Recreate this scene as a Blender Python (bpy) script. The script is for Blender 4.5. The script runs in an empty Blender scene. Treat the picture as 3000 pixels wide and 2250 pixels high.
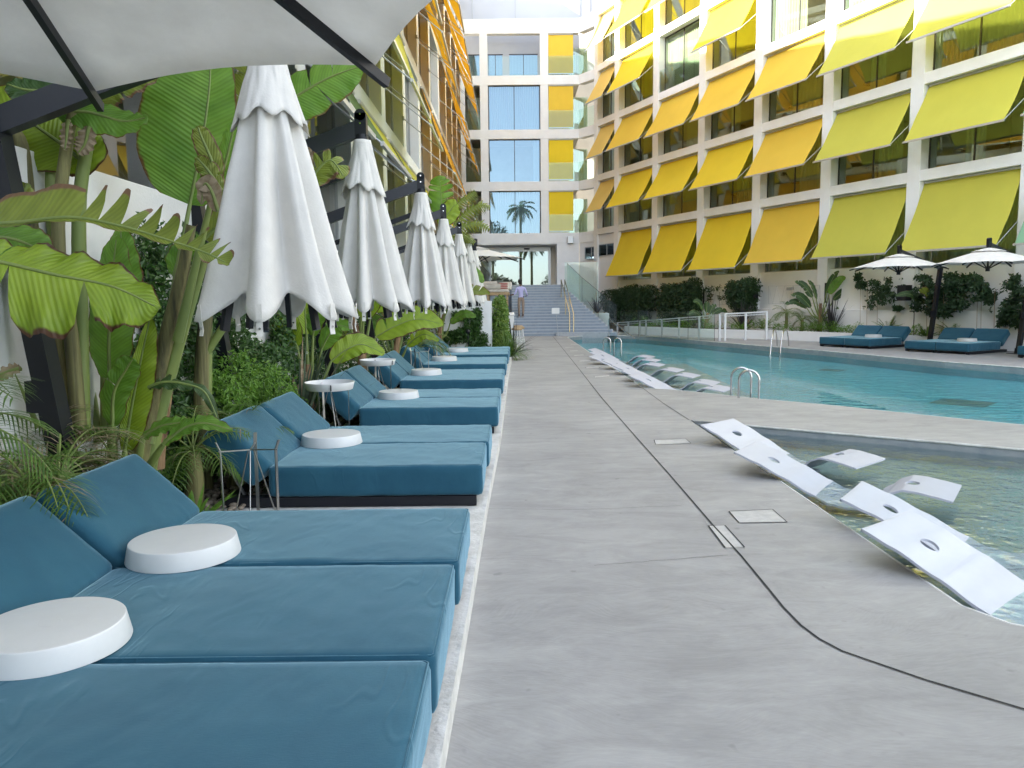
import bpy, bmesh, math, random
from mathutils import Vector, Matrix, noise
from math import sin, cos, pi, radians as rad
random.seed(7)
sc = bpy.context.scene
col = sc.collection
# ---------------------------------------------------------------- camera
F_PX, TH, PH, HC = 2250.0, math.radians(6.27), -0.010, 1.65
_F = Vector((0, cos(TH), -sin(TH))); _R0 = Vector((1, 0, 0)); _U0 = _R0.cross(_F)
_R = cos(PH) * _R0 + sin(PH) * _U0; _U = _R.cross(_F)
cd = bpy.data.cameras.new('camera'); cam = bpy.data.objects.new('camera', cd); col.objects.link(cam)
cd.sensor_width = 36; cd.lens = 27.0; cd.clip_start = 0.05; cd.clip_end = 3000
cam.matrix_world = Matrix(((_R.x, _U.x, -_F.x, 0), (_R.y, _U.y, -_F.y, 0), (_R.z, _U.z, -_F.z, HC), (0, 0, 0, 1)))
sc.camera = cam
def _ray(x, y): return _F + _R * ((x - 1500) / F_PX) - _U * ((y - 1125) / F_PX)
def G(x, y, z=0.0):
    r = _ray(x, y); t = (z - HC) / r.z; return Vector((r.x * t, r.y * t, z))
def D(x, y, Y):
    r = _ray(x, y); t = Y / r.y; return Vector((r.x * t, Y, HC + r.z * t))
def DX(x, y, X):
    r = _ray(x, y); t = X / r.x; return Vector((X, r.y * t, HC + r.z * t))
# ---------------------------------------------------------------- light
SUN_EL, SUN_DIR = 30.6, Vector((-1.0, -0.30, 0)).normalized()   # towards the sun
w = bpy.data.worlds.new('World'); sc.world = w; w.use_nodes = True
nt = w.node_tree; nt.nodes.clear()
sky = nt.nodes.new('ShaderNodeTexSky'); sky.sky_type = 'NISHITA'; sky.sun_disc = False
sky.sun_elevation = rad(SUN_EL); sky.sun_rotation = math.atan2(SUN_DIR.x, SUN_DIR.y)
sky.air_density = 1.0; sky.dust_density = .6; sky.ozone_density = 1.0
bg = nt.nodes.new('ShaderNodeBackground'); bg.inputs[1].default_value = 0.15
out = nt.nodes.new('ShaderNodeOutputWorld'); hs = nt.nodes.new('ShaderNodeHueSaturation'); hs.inputs['Saturation'].default_value = .45; nt.links.new(sky.outputs[0], hs.inputs['Color']); nt.links.new(hs.outputs[0], bg.inputs[0]); nt.links.new(bg.outputs[0], out.inputs[0])
sl = bpy.data.lights.new('sun', 'SUN'); sl.energy = 4.6; sl.angle = rad(0.6); sl.color = (1, 0.93, 0.82)
so = bpy.data.objects.new('sun', sl); col.objects.link(so)
sdir = Vector((SUN_DIR.x * cos(rad(SUN_EL)), SUN_DIR.y * cos(rad(SUN_EL)), sin(rad(SUN_EL))))
so.rotation_euler = sdir.to_track_quat('Z', 'Y').to_euler()
sc.view_settings.view_transform = 'Standard'; sc.view_settings.look = 'None'; sc.view_settings.gamma = 1
sc.view_settings.exposure = 2.64
sc.cycles.max_bounces = 8; sc.cycles.diffuse_bounces = 4; sc.cycles.glossy_bounces = 4
sc.cycles.transparent_max_bounces = 24; sc.cycles.caustics_reflective = False; sc.cycles.caustics_refractive = False
sc.cycles.sample_clamp_indirect = 6
# ---------------------------------------------------------------- materials
def srgb(r, g, b):
    f = lambda c: (c / 255 / 12.92) if c / 255 <= .04045 else ((c / 255 + .055) / 1.055) ** 2.4
    return (f(r), f(g), f(b))
def mat(name, c, rough=.6, metal=0, var=.0, vscale=3.0, bump=0., bscale=40., c2=None, trans=0., spec=.5, detail=6, stretch=None, coat=0):
    m = bpy.data.materials.new(name); m.use_nodes = True; n = m.node_tree; N = n.nodes; L = n.links
    b = N['Principled BSDF']; b.inputs['Roughness'].default_value = rough; b.inputs['Metallic'].default_value = metal
    b.inputs['Specular IOR Level'].default_value = spec; b.inputs['Coat Weight'].default_value = coat
    c = tuple(c) + (1,)
    b.inputs['Base Color'].default_value = c
    tc = N.new('ShaderNodeTexCoord'); src = tc.outputs['Object']
    if stretch:
        mp = N.new('ShaderNodeMapping'); mp.inputs['Scale'].default_value = stretch; L.new(src, mp.inputs[0]); src = mp.outputs[0]
    csock = None
    if var or c2:
        nz = N.new('ShaderNodeTexNoise'); nz.inputs['Scale'].default_value = vscale; nz.inputs['Detail'].default_value = detail
        nz.inputs['Roughness'].default_value = .65
        L.new(src, nz.inputs['Vector'])
        cr = N.new('ShaderNodeValToRGB'); cr.color_ramp.elements[0].position = .32; cr.color_ramp.elements[1].position = .68
        if c2: a, d = c, tuple(c2) + (1,)
        else: a = tuple(x * (1 - var) for x in c[:3]) + (1,); d = tuple(min(1, x * (1 + var)) for x in c[:3]) + (1,)
        cr.color_ramp.elements[0].color = a; cr.color_ramp.elements[1].color = d
        L.new(nz.outputs['Fac'], cr.inputs[0]); L.new(cr.outputs[0], b.inputs['Base Color']); csock = cr.outputs[0]
    if bump:
        bz = N.new('ShaderNodeTexNoise'); bz.inputs['Scale'].default_value = bscale; bz.inputs['Detail'].default_value = 5
        L.new(src, bz.inputs['Vector'])
        bp = N.new('ShaderNodeBump'); bp.inputs['Strength'].default_value = bump; bp.inputs['Distance'].default_value = .02
        L.new(bz.outputs['Fac'], bp.inputs['Height']); L.new(bp.outputs[0], b.inputs['Normal'])
    if trans:
        tr = N.new('ShaderNodeBsdfTranslucent'); mx = N.new('ShaderNodeMixShader'); mx.inputs[0].default_value = trans
        if csock: L.new(csock, tr.inputs[0])
        else: tr.inputs[0].default_value = c
        L.new(b.outputs[0], mx.inputs[1]); L.new(tr.outputs[0], mx.inputs[2]); L.new(mx.outputs[0], N['Material Output'].inputs[0])
    return m
def glass_mat(name, tint=(.85, .95, .93), refl=.08, gcol=(1, 1, 1), rough=0., ior=1.5, bump=0, bscale=2., fres=True, bdist=.1, stretch=None, maxr=1.):
    m = bpy.data.materials.new(name); m.use_nodes = True; n = m.node_tree; N = n.nodes; L = n.links; N.remove(N['Principled BSDF'])
    t = N.new('ShaderNodeBsdfTransparent'); t.inputs[0].default_value = tuple(tint) + (1,)
    g = N.new('ShaderNodeBsdfGlossy'); g.inputs['Roughness'].default_value = rough; g.inputs[0].default_value = tuple(gcol) + (1,)
    mx = N.new('ShaderNodeMixShader'); fr = N.new('ShaderNodeFresnel'); fr.inputs[0].default_value = ior
    ad = N.new('ShaderNodeMath'); ad.operation = 'ADD'; ad.inputs[1].default_value = refl; ad.use_clamp = True
    L.new(fr.outputs[0], ad.inputs[0])
    mi = N.new('ShaderNodeMath'); mi.operation = 'MINIMUM'; mi.inputs[1].default_value = maxr; L.new(ad.outputs[0], mi.inputs[0])
    L.new(mi.outputs[0], mx.inputs[0]); L.new(t.outputs[0], mx.inputs[1]); L.new(g.outputs[0], mx.inputs[2])
    L.new(mx.outputs[0], N['Material Output'].inputs[0])
    if bump:
        tc = N.new('ShaderNodeTexCoord'); nz = N.new('ShaderNodeTexNoise'); nz.inputs['Scale'].default_value = bscale; nz.inputs['Detail'].default_value = 3
        src = tc.outputs['Object']
        if stretch:
            mp = N.new('ShaderNodeMapping'); mp.inputs['Scale'].default_value = stretch; L.new(src, mp.inputs[0]); src = mp.outputs[0]
        L.new(src, nz.inputs['Vector'])
        bp = N.new('ShaderNodeBump'); bp.inputs['Strength'].default_value = bump; bp.inputs['Distance'].default_value = bdist
        L.new(nz.outputs['Fac'], bp.inputs['Height']); L.new(bp.outputs[0], g.inputs['Normal']); L.new(bp.outputs[0], fr.inputs['Normal'])
    return m
M = {}
M['stucco'] = mat('white_stucco', (.80, .80, .795), .85, var=.05, vscale=1.2, bump=.25, bscale=60)
M['stucco2'] = mat('base_stucco', (.76, .755, .74), .85, c2=(.82, .815, .80), vscale=.7, bump=.25, bscale=50)
M['kerb'] = mat('kerb_plaster', (.50, .49, .46), .8, c2=(.74, .73, .70), vscale=6, bump=.5, bscale=30)
M['interior'] = mat('room_plaster', (.66, .61, .52), .8, var=.1, vscale=.6)
M['ceiling'] = mat('room_ceiling', (.7, .68, .64), .8)
M['metal'] = mat('grey_aluminium', (.42, .43, .44), .4, .7)
M['dframe'] = mat('dark_window_frame', (.06, .055, .05), .45, .3)
M['bar'] = mat('awning_bar_metal', (.55, .56, .58), .4, .6)
M['black'] = mat('black_metal', (.012, .013, .018), .42, .2, spec=.4)
M['postgrey'] = mat('anthracite_metal', (.035, .037, .045), .4, .3)
M['steel'] = mat('polished_steel', (.62, .62, .62), .14, 1.)
M['brass'] = mat('brushed_brass', (.75, .62, .38), .2, 1.)
M['rod'] = mat('satin_steel_rod', (.42, .40, .38), .3, 1.)
M['canvas'] = mat('offwhite_canvas', (.80, .775, .73), .85, var=.06, vscale=5, bump=.15, bscale=90, trans=.22)
M['canvas_u'] = mat('canopy_canvas', (.70, .69, .66), .85, c2=(.79, .78, .75), vscale=4, bump=.15, bscale=60, trans=.62)
M['tray'] = mat('white_lacquer', (.72, .72, .72), .35, var=.025, vscale=7, bump=.03, bscale=60)
M['lounger'] = mat('white_resin', (.44, .455, .53), .38, var=.03, vscale=5)
M['fabric'] = None
M['teal'] = None
M['nosing'] = mat('pale_nosing', (.42, .44, .47), .6)
M['step'] = mat('bluegrey_step', (.28, .325, .38), .75, var=.12, vscale=6)
M['soil'] = mat('planting_soil', (.035, .026, .018), .95, c2=(.07, .05, .035), vscale=14, bump=.8, bscale=40)
M['rattan'] = mat('rattan', (.42, .29, .16), .7, var=.2, vscale=40, bump=.6, bscale=80)
M['beige'] = mat('beige_cushion', (.55, .50, .44), .85, var=.08, vscale=12)
M['skin'] = mat('skin', (.16, .085, .055), .5)
M['hair'] = mat('hair', (.01, .008, .007), .6)
M['shirt'] = mat('lilac_shirt', (.52, .50, .78), .8, var=.05, vscale=9)
M['trouser'] = mat('khaki_trousers', (.32, .24, .18), .85, var=.08, vscale=9)
M['shoe'] = mat('shoe', (.6, .58, .55), .5)
M['green_leaf'] = mat('hedge_leaf', (.022, .062, .012), .42, c2=(.06, .15, .02), vscale=30, trans=.25, detail=2)
M['ivy_leaf'] = mat('ivy_leaf', (.012, .035, .010), .5, c2=(.035, .085, .02), vscale=22, trans=.2, detail=2)
M['bright_leaf'] = mat('bright_leaf', (.09, .22, .02), .45, c2=(.20, .36, .05), vscale=20, trans=.3, detail=2)
M['hedge_light'] = mat('light_hedge_leaf', (.05, .13, .015), .45, c2=(.20, .30, .05), vscale=11, trans=.3, detail=2)
M['flax_leaf'] = mat('flax_leaf', (.05, .08, .05), .45, c2=(.11, .15, .09), vscale=9, trans=.1, detail=2)
M['dark_flax'] = mat('dark_flax_leaf', (.02, .018, .022), .45, c2=(.05, .04, .05), vscale=9)
M['dry_leaf'] = mat('dry_leaf', (.24, .17, .10), .8, c2=(.40, .32, .22), vscale=20, trans=.2, detail=2)
M['palm_leaf'] = mat('palm_leaf', (.06, .13, .02), .45, c2=(.15, .26, .045), vscale=12, trans=.25, detail=2)
M['stem'] = mat('green_stalk', (.16, .22, .06), .45, c2=(.22, .27, .07), vscale=6, stretch=(1, 1, .15), detail=3)
M['trunk'] = mat('fibrous_trunk', (.05, .045, .02), .7, c2=(.26, .24, .09), vscale=16, stretch=(1, 1, .06), bump=.6, bscale=30)
M['bark'] = mat('brown_sheath', (.07, .03, .015), .75, c2=(.42, .27, .14), vscale=16, stretch=(1, 1, .06), bump=.6, bscale=30)
M['flower'] = mat('white_petal', (.8, .8, .75), .6, trans=.3)
M['glass_clear'] = glass_mat('clear_green_glass', (.80, .93, .89), .0)
M['glass_win'] = glass_mat('window_glass', (.86, .92, .84), .17, (.70, .84, .78))
M['glass_left'] = glass_mat('side_window_glass', (.75, .8, .76), .12)
M['glass_blue'] = glass_mat('reflective_glass', (.62, .74, .78), .24, (.34, .48, .60))
M['glass_door'] = glass_mat('lobby_glass', (.40, .44, .43), .42, (.30, .37, .40))
M['curtain_g'] = mat('sheer_curtain_green', (.62, .68, .50), .8, trans=.3)
M['curtain_w'] = mat('sheer_curtain', (.72, .75, .76), .8, trans=.3)
M['skygrey'] = mat('grey_cladding', (.46, .48, .53), .5, var=.04, vscale=.6)
M['drain'] = mat('pool_drain', (.02, .09, .10), .6)
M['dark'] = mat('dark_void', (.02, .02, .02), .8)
M['red'] = mat('red_striped', (.42, .10, .10), .8)
def fabric_mat(name, c, c2):
    m = mat(name, c, .8, c2=c2, vscale=2.2, spec=.25); n = m.node_tree; N = n.nodes; L = n.links; b = N['Principled BSDF']
    tc = N.new('ShaderNodeTexCoord'); wv = N.new('ShaderNodeTexNoise'); wv.inputs['Scale'].default_value = 60
    mp = N.new('ShaderNodeMapping'); mp.inputs['Scale'].default_value = (1, 8, 1); L.new(tc.outputs['Object'], mp.inputs[0]); L.new(mp.outputs[0], wv.inputs['Vector'])
    mp2 = N.new('ShaderNodeMapping'); mp2.inputs['Scale'].default_value = (8, 1, 1); L.new(tc.outputs['Object'], mp2.inputs[0])
    wv2 = N.new('ShaderNodeTexNoise'); wv2.inputs['Scale'].default_value = 60; L.new(mp2.outputs[0], wv2.inputs['Vector'])
    cz = N.new('ShaderNodeTexNoise'); cz.inputs['Scale'].default_value = 2.2; cz.inputs['Detail'].default_value = 2; cz.inputs['Distortion'].default_value = .7
    mp3 = N.new('ShaderNodeMapping'); mp3.inputs['Rotation'].default_value = (0, 0, .5); mp3.inputs['Scale'].default_value = (2.2, 1, 1)
    L.new(tc.outputs['Object'], mp3.inputs[0]); L.new(mp3.outputs[0], cz.inputs['Vector'])
    a = N.new('ShaderNodeMath'); a.operation = 'ADD'; L.new(wv.outputs['Fac'], a.inputs[0]); L.new(wv2.outputs['Fac'], a.inputs[1])
    b1 = N.new('ShaderNodeBump'); b1.inputs['Strength'].default_value = .16; b1.inputs['Distance'].default_value = .004; L.new(a.outputs[0], b1.inputs['Height'])
    b2 = N.new('ShaderNodeBump'); b2.inputs['Strength'].default_value = .34; b2.inputs['Distance'].default_value = .02
    rz = N.new('ShaderNodeTexNoise'); rz.inputs['Scale'].default_value = 1.6; rz.inputs['Detail'].default_value = 2; rz.inputs['Distortion'].default_value = .5
    mp4 = N.new('ShaderNodeMapping'); mp4.inputs['Rotation'].default_value = (0, 0, .45); mp4.inputs['Scale'].default_value = (3.2, .9, 1); L.new(tc.outputs['Object'], mp4.inputs[0]); L.new(mp4.outputs[0], rz.inputs['Vector'])
    s1 = N.new('ShaderNodeMath'); s1.operation = 'SUBTRACT'; s1.inputs[1].default_value = .5; L.new(rz.outputs['Fac'], s1.inputs[0]); s2 = N.new('ShaderNodeMath'); s2.operation = 'ABSOLUTE'; L.new(s1.outputs[0], s2.inputs[0])
    s3 = N.new('ShaderNodeMapRange'); s3.interpolation_type = 'SMOOTHSTEP'; s3.inputs[1].default_value = 0; s3.inputs[2].default_value = .035; s3.inputs[3].default_value = 1; s3.inputs[4].default_value = 0; L.new(s2.outputs[0], s3.inputs[0])
    mk = N.new('ShaderNodeTexNoise'); mk.inputs['Scale'].default_value = 2.3; L.new(tc.outputs['Object'], mk.inputs['Vector']); mk2 = N.new('ShaderNodeMapRange'); mk2.inputs[1].default_value = .48; mk2.inputs[2].default_value = .62; L.new(mk.outputs['Fac'], mk2.inputs[0])
    s4 = N.new('ShaderNodeMath'); s4.operation = 'MULTIPLY'; L.new(s3.outputs[0], s4.inputs[0]); L.new(mk2.outputs[0], s4.inputs[1])
    s5 = N.new('ShaderNodeMath'); s5.operation = 'MULTIPLY_ADD'; s5.inputs[1].default_value = .22; L.new(s4.outputs[0], s5.inputs[0]); L.new(cz.outputs['Fac'], s5.inputs[2])
    L.new(s5.outputs[0], b2.inputs['Height']); L.new(b1.outputs[0], b2.inputs['Normal']); L.new(b2.outputs[0], b.inputs['Normal'])
    b.inputs['Sheen Weight'].default_value = .75; b.inputs['Sheen Roughness'].default_value = .38
    b.inputs['Sheen Tint'].default_value = (.55, .85, 1, 1)
    return m
M['fabric'] = fabric_mat('blue_canvas', (.014, .074, .122), (.022, .100, .152))
def concrete(name, c, c2):
    m = mat(name, c, .62, c2=c2, vscale=.55, bump=0, spec=.35, detail=8); N = m.node_tree.nodes; L = m.node_tree.links; b = N['Principled BSDF']
    cr = next(x for x in N if x.type == 'VALTORGB')
    tc = N.new('ShaderNodeTexCoord')
    # brushed swirls: noise sampled along a warped, stretched direction
    wz = N.new('ShaderNodeTexNoise'); wz.inputs['Scale'].default_value = .8; L.new(tc.outputs['Object'], wz.inputs['Vector'])
    ms = N.new('ShaderNodeVectorMath'); ms.operation = 'MULTIPLY_ADD'; ms.inputs[1].default_value = (1.2, 1.2, 0)
    L.new(wz.outputs['Color'], ms.inputs[0]); L.new(tc.outputs['Object'], ms.inputs[2])
    mp = N.new('ShaderNodeMapping'); mp.inputs['Scale'].default_value = (14, 90, 1); mp.inputs['Rotation'].default_value = (0, 0, .5); L.new(ms.outputs[0], mp.inputs[0])
    bz = N.new('ShaderNodeTexNoise'); bz.inputs['Scale'].default_value = 1; bz.inputs['Detail'].default_value = 4; L.new(mp.outputs[0], bz.inputs['Vector'])
    st = N.new('ShaderNodeTexNoise'); st.inputs['Scale'].default_value = 3.0; st.inputs['Detail'].default_value = 9; st.inputs['Roughness'].default_value = .7; st.inputs['Distortion'].default_value = .8
    mq = N.new('ShaderNodeMapping'); mq.inputs['Scale'].default_value = (.6, 1.5, 1); L.new(tc.outputs['Object'], mq.inputs[0]); L.new(mq.outputs[0], st.inputs['Vector'])
    sr = N.new('ShaderNodeMapRange'); sr.inputs[1].default_value = .3; sr.inputs[2].default_value = .7; sr.inputs[3].default_value = .84; sr.inputs[4].default_value = 1.16; L.new(st.outputs['Fac'], sr.inputs[0])
    fr = N.new('ShaderNodeMapRange'); fr.inputs[1].default_value = .25; fr.inputs[2].default_value = .75; fr.inputs[3].default_value = .93; fr.inputs[4].default_value = 1.06; L.new(bz.outputs['Fac'], fr.inputs[0])
    mu0 = N.new('ShaderNodeMath'); mu0.operation = 'MULTIPLY'; L.new(sr.outputs[0], mu0.inputs[0]); L.new(fr.outputs[0], mu0.inputs[1])
    sk = N.new('ShaderNodeTexNoise'); sk.inputs['Scale'].default_value = 7; sk.inputs['Detail'].default_value = 2; L.new(tc.outputs['Object'], sk.inputs['Vector'])
    sk2 = N.new('ShaderNodeMapRange'); sk2.inputs[1].default_value = .70; sk2.inputs[2].default_value = .76; sk2.inputs[3].default_value = 1; sk2.inputs[4].default_value = .78; L.new(sk.outputs['Fac'], sk2.inputs[0])
    pt = N.new('ShaderNodeTexNoise'); pt.inputs['Scale'].default_value = 2.2; pt.inputs['Detail'].default_value = 8; pt.inputs['Roughness'].default_value = .75; L.new(mq.outputs[0], pt.inputs['Vector'])
    pt2 = N.new('ShaderNodeMapRange'); pt2.inputs[1].default_value = .60; pt2.inputs[2].default_value = .66; pt2.inputs[3].default_value = 1; pt2.inputs[4].default_value = 1.14; L.new(pt.outputs['Fac'], pt2.inputs[0])
    mu1 = N.new('ShaderNodeMath'); mu1.operation = 'MULTIPLY'; L.new(mu0.outputs[0], mu1.inputs[0]); L.new(sk2.outputs[0], mu1.inputs[1])
    mu = N.new('ShaderNodeMath'); mu.operation = 'MULTIPLY'; L.new(mu1.outputs[0], mu.inputs[0]); L.new(pt2.outputs[0], mu.inputs[1])
    mx = N.new('ShaderNodeMix'); mx.data_type = 'RGBA'; mx.blend_type = 'MULTIPLY'; mx.inputs[0].default_value = 1
    L.new(cr.outputs[0], mx.inputs[6]); L.new(mu.outputs[0], mx.inputs[7]); L.new(mx.outputs[2], b.inputs['Base Color'])
    bp = N.new('ShaderNodeBump'); bp.inputs['Strength'].default_value = .35; bp.inputs['Distance'].default_value = .004
    L.new(bz.outputs['Fac'], bp.inputs['Height']); L.new(bp.outputs[0], b.inputs['Normal'])
    return m
M['deck'] = concrete('brushed_microcement', (.275, .268, .262), (.375, .365, .35))
M['basin'] = mat('teal_basin', (.030, .27, .34), .5, c2=(.05, .34, .41), vscale=1.2)
M['shelf'] = mat('pool_shelf', (.19, .27, .30), .6, c2=(.25, .29, .24), vscale=1.1)
M['basin_wall'] = mat('pool_wall', (.30, .33, .36), .6, c2=(.42, .43, .44), vscale=5)
M['cover'] = mat('cover_plate', (.47, .46, .44), .6, var=.12, vscale=14)
M['joint'] = mat('dark_joint', (.02, .02, .022), .9)
M['water'] = glass_mat('pool_water', (.84, .97, .98), .0, ior=1.3, bump=1.0, bscale=3.0, bdist=.09, stretch=(1, 1.5, 1), maxr=.5)
M['water_s'] = glass_mat('shallow_water', (.86, .96, .97), .02, ior=1.3, bump=1.0, bscale=4.5, bdist=.035, maxr=.55)
def leafmat(name, ca, cb, edge=(.16, .08, .03), edge_pos=.93, tr=.35):
    m = mat(name, ca, .38, c2=cb, vscale=2.5, detail=3); N = m.node_tree.nodes; L = m.node_tree.links; b = N['Principled BSDF']
    cr = next(x for x in N if x.type == 'VALTORGB')
    uv = N.new('ShaderNodeUVMap'); sp = N.new('ShaderNodeSeparateXYZ'); L.new(uv.outputs[0], sp.inputs[0])
    ab = N.new('ShaderNodeMath'); ab.operation = 'ABSOLUTE'; L.new(sp.outputs[1], ab.inputs[0])
    # lateral veins: stripes along u, swept towards the tip with |v|
    sw = N.new('ShaderNodeMath'); sw.operation = 'MULTIPLY_ADD'; sw.inputs[1].default_value = -.10; L.new(ab.outputs[0], sw.inputs[0]); L.new(sp.outputs[0], sw.inputs[2])
    fq = N.new('ShaderNodeMath'); fq.operation = 'MULTIPLY'; fq.inputs[1].default_value = 210; L.new(sw.outputs[0], fq.inputs[0])
    sn = N.new('ShaderNodeMath'); sn.operation = 'SINE'; L.new(fq.outputs[0], sn.inputs[0])
    fq2 = N.new('ShaderNodeMath'); fq2.operation = 'MULTIPLY'; fq2.inputs[1].default_value = 47; L.new(sw.outputs[0], fq2.inputs[0])
    sn2 = N.new('ShaderNodeMath'); sn2.operation = 'SINE'; L.new(fq2.outputs[0], sn2.inputs[0])
    sm = N.new('ShaderNodeMath'); sm.operation = 'ADD'; L.new(sn.outputs[0], sm.inputs[0]); L.new(sn2.outputs[0], sm.inputs[1])
    mr = N.new('ShaderNodeMapRange'); mr.inputs[1].default_value = -2; mr.inputs[2].default_value = 2; mr.inputs[3].default_value = .86; mr.inputs[4].default_value = 1.12; L.new(sm.outputs[0], mr.inputs[0])
    mx = N.new('ShaderNodeMix'); mx.data_type = 'RGBA'; mx.blend_type = 'MULTIPLY'; mx.inputs[0].default_value = 1
    L.new(cr.outputs[0], mx.inputs[6]); L.new(mr.outputs[0], mx.inputs[7])
    # browned margins
    tc = N.new('ShaderNodeTexCoord'); nz = N.new('ShaderNodeTexNoise'); nz.inputs['Scale'].default_value = 9; L.new(tc.outputs['Object'], nz.inputs['Vector'])
    ma = N.new('ShaderNodeMath'); ma.operation = 'MULTIPLY_ADD'; ma.inputs[1].default_value = .22; L.new(nz.outputs['Fac'], ma.inputs[0]); L.new(ab.outputs[0], ma.inputs[2])
    ed = N.new('ShaderNodeMapRange'); ed.inputs[1].default_value = edge_pos + .11; ed.inputs[2].default_value = edge_pos + .16; L.new(ma.outputs[0], ed.inputs[0])
    m2 = N.new('ShaderNodeMix'); m2.data_type = 'RGBA'; L.new(ed.outputs[0], m2.inputs[0]); L.new(mx.outputs[2], m2.inputs[6]); m2.inputs[7].default_value = tuple(edge) + (1,)
    L.new(m2.outputs[2], b.inputs['Base Color'])
    bp = N.new('ShaderNodeBump'); bp.inputs['Strength'].default_value = .25; bp.inputs['Distance'].default_value = .01; L.new(sn.outputs[0], bp.inputs['Height']); L.new(bp.outputs[0], b.inputs['Normal'])
    t = N.new('ShaderNodeBsdfTranslucent'); L.new(m2.outputs[2], t.inputs[0]); mix = N.new('ShaderNodeMixShader'); mix.inputs[0].default_value = tr
    L.new(b.outputs[0], mix.inputs[1]); L.new(t.outputs[0], mix.inputs[2]); L.new(mix.outputs[0], N['Material Output'].inputs[0])
    return m
M['lf_green'] = leafmat('broad_leaf_green', (.12, .27, .03), (.22, .40, .06), tr=.5)
M['lf_lime'] = leafmat('broad_leaf_lime', (.22, .34, .02), (.34, .46, .04), edge=(.10, .04, .02), edge_pos=.90)
M['lf_olive'] = leafmat('broad_leaf_olive', (.17, .22, .03), (.27, .32, .05), edge=(.22, .12, .07), edge_pos=.84)
M['lf_dark'] = leafmat('broad_leaf_dark', (.03, .075, .02), (.07, .13, .035), edge_pos=.95)
def awn(name, c, tr=.3, var=.03): return mat(name, c, .8, var=var, vscale=.8, bump=.08, bscale=70, trans=tr)
A_YEL = awn('awning_yellow', (.95, .69, .03), .34); A_PALE = awn('awning_pale_amber', (.90, .62, .16), .34); A_AMB = awn('awning_amber', (.92, .62, .065), .34)
A_LIM = awn('awning_lime', (.66, .62, .085), .34); A_MINT = awn('awning_mint', (.28, .52, .32)); A_ORA = awn('awning_orange', (.90, .46, .02), .4); A_GRN = awn('awning_dark_green', (.06, .12, .03), .1)
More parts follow.
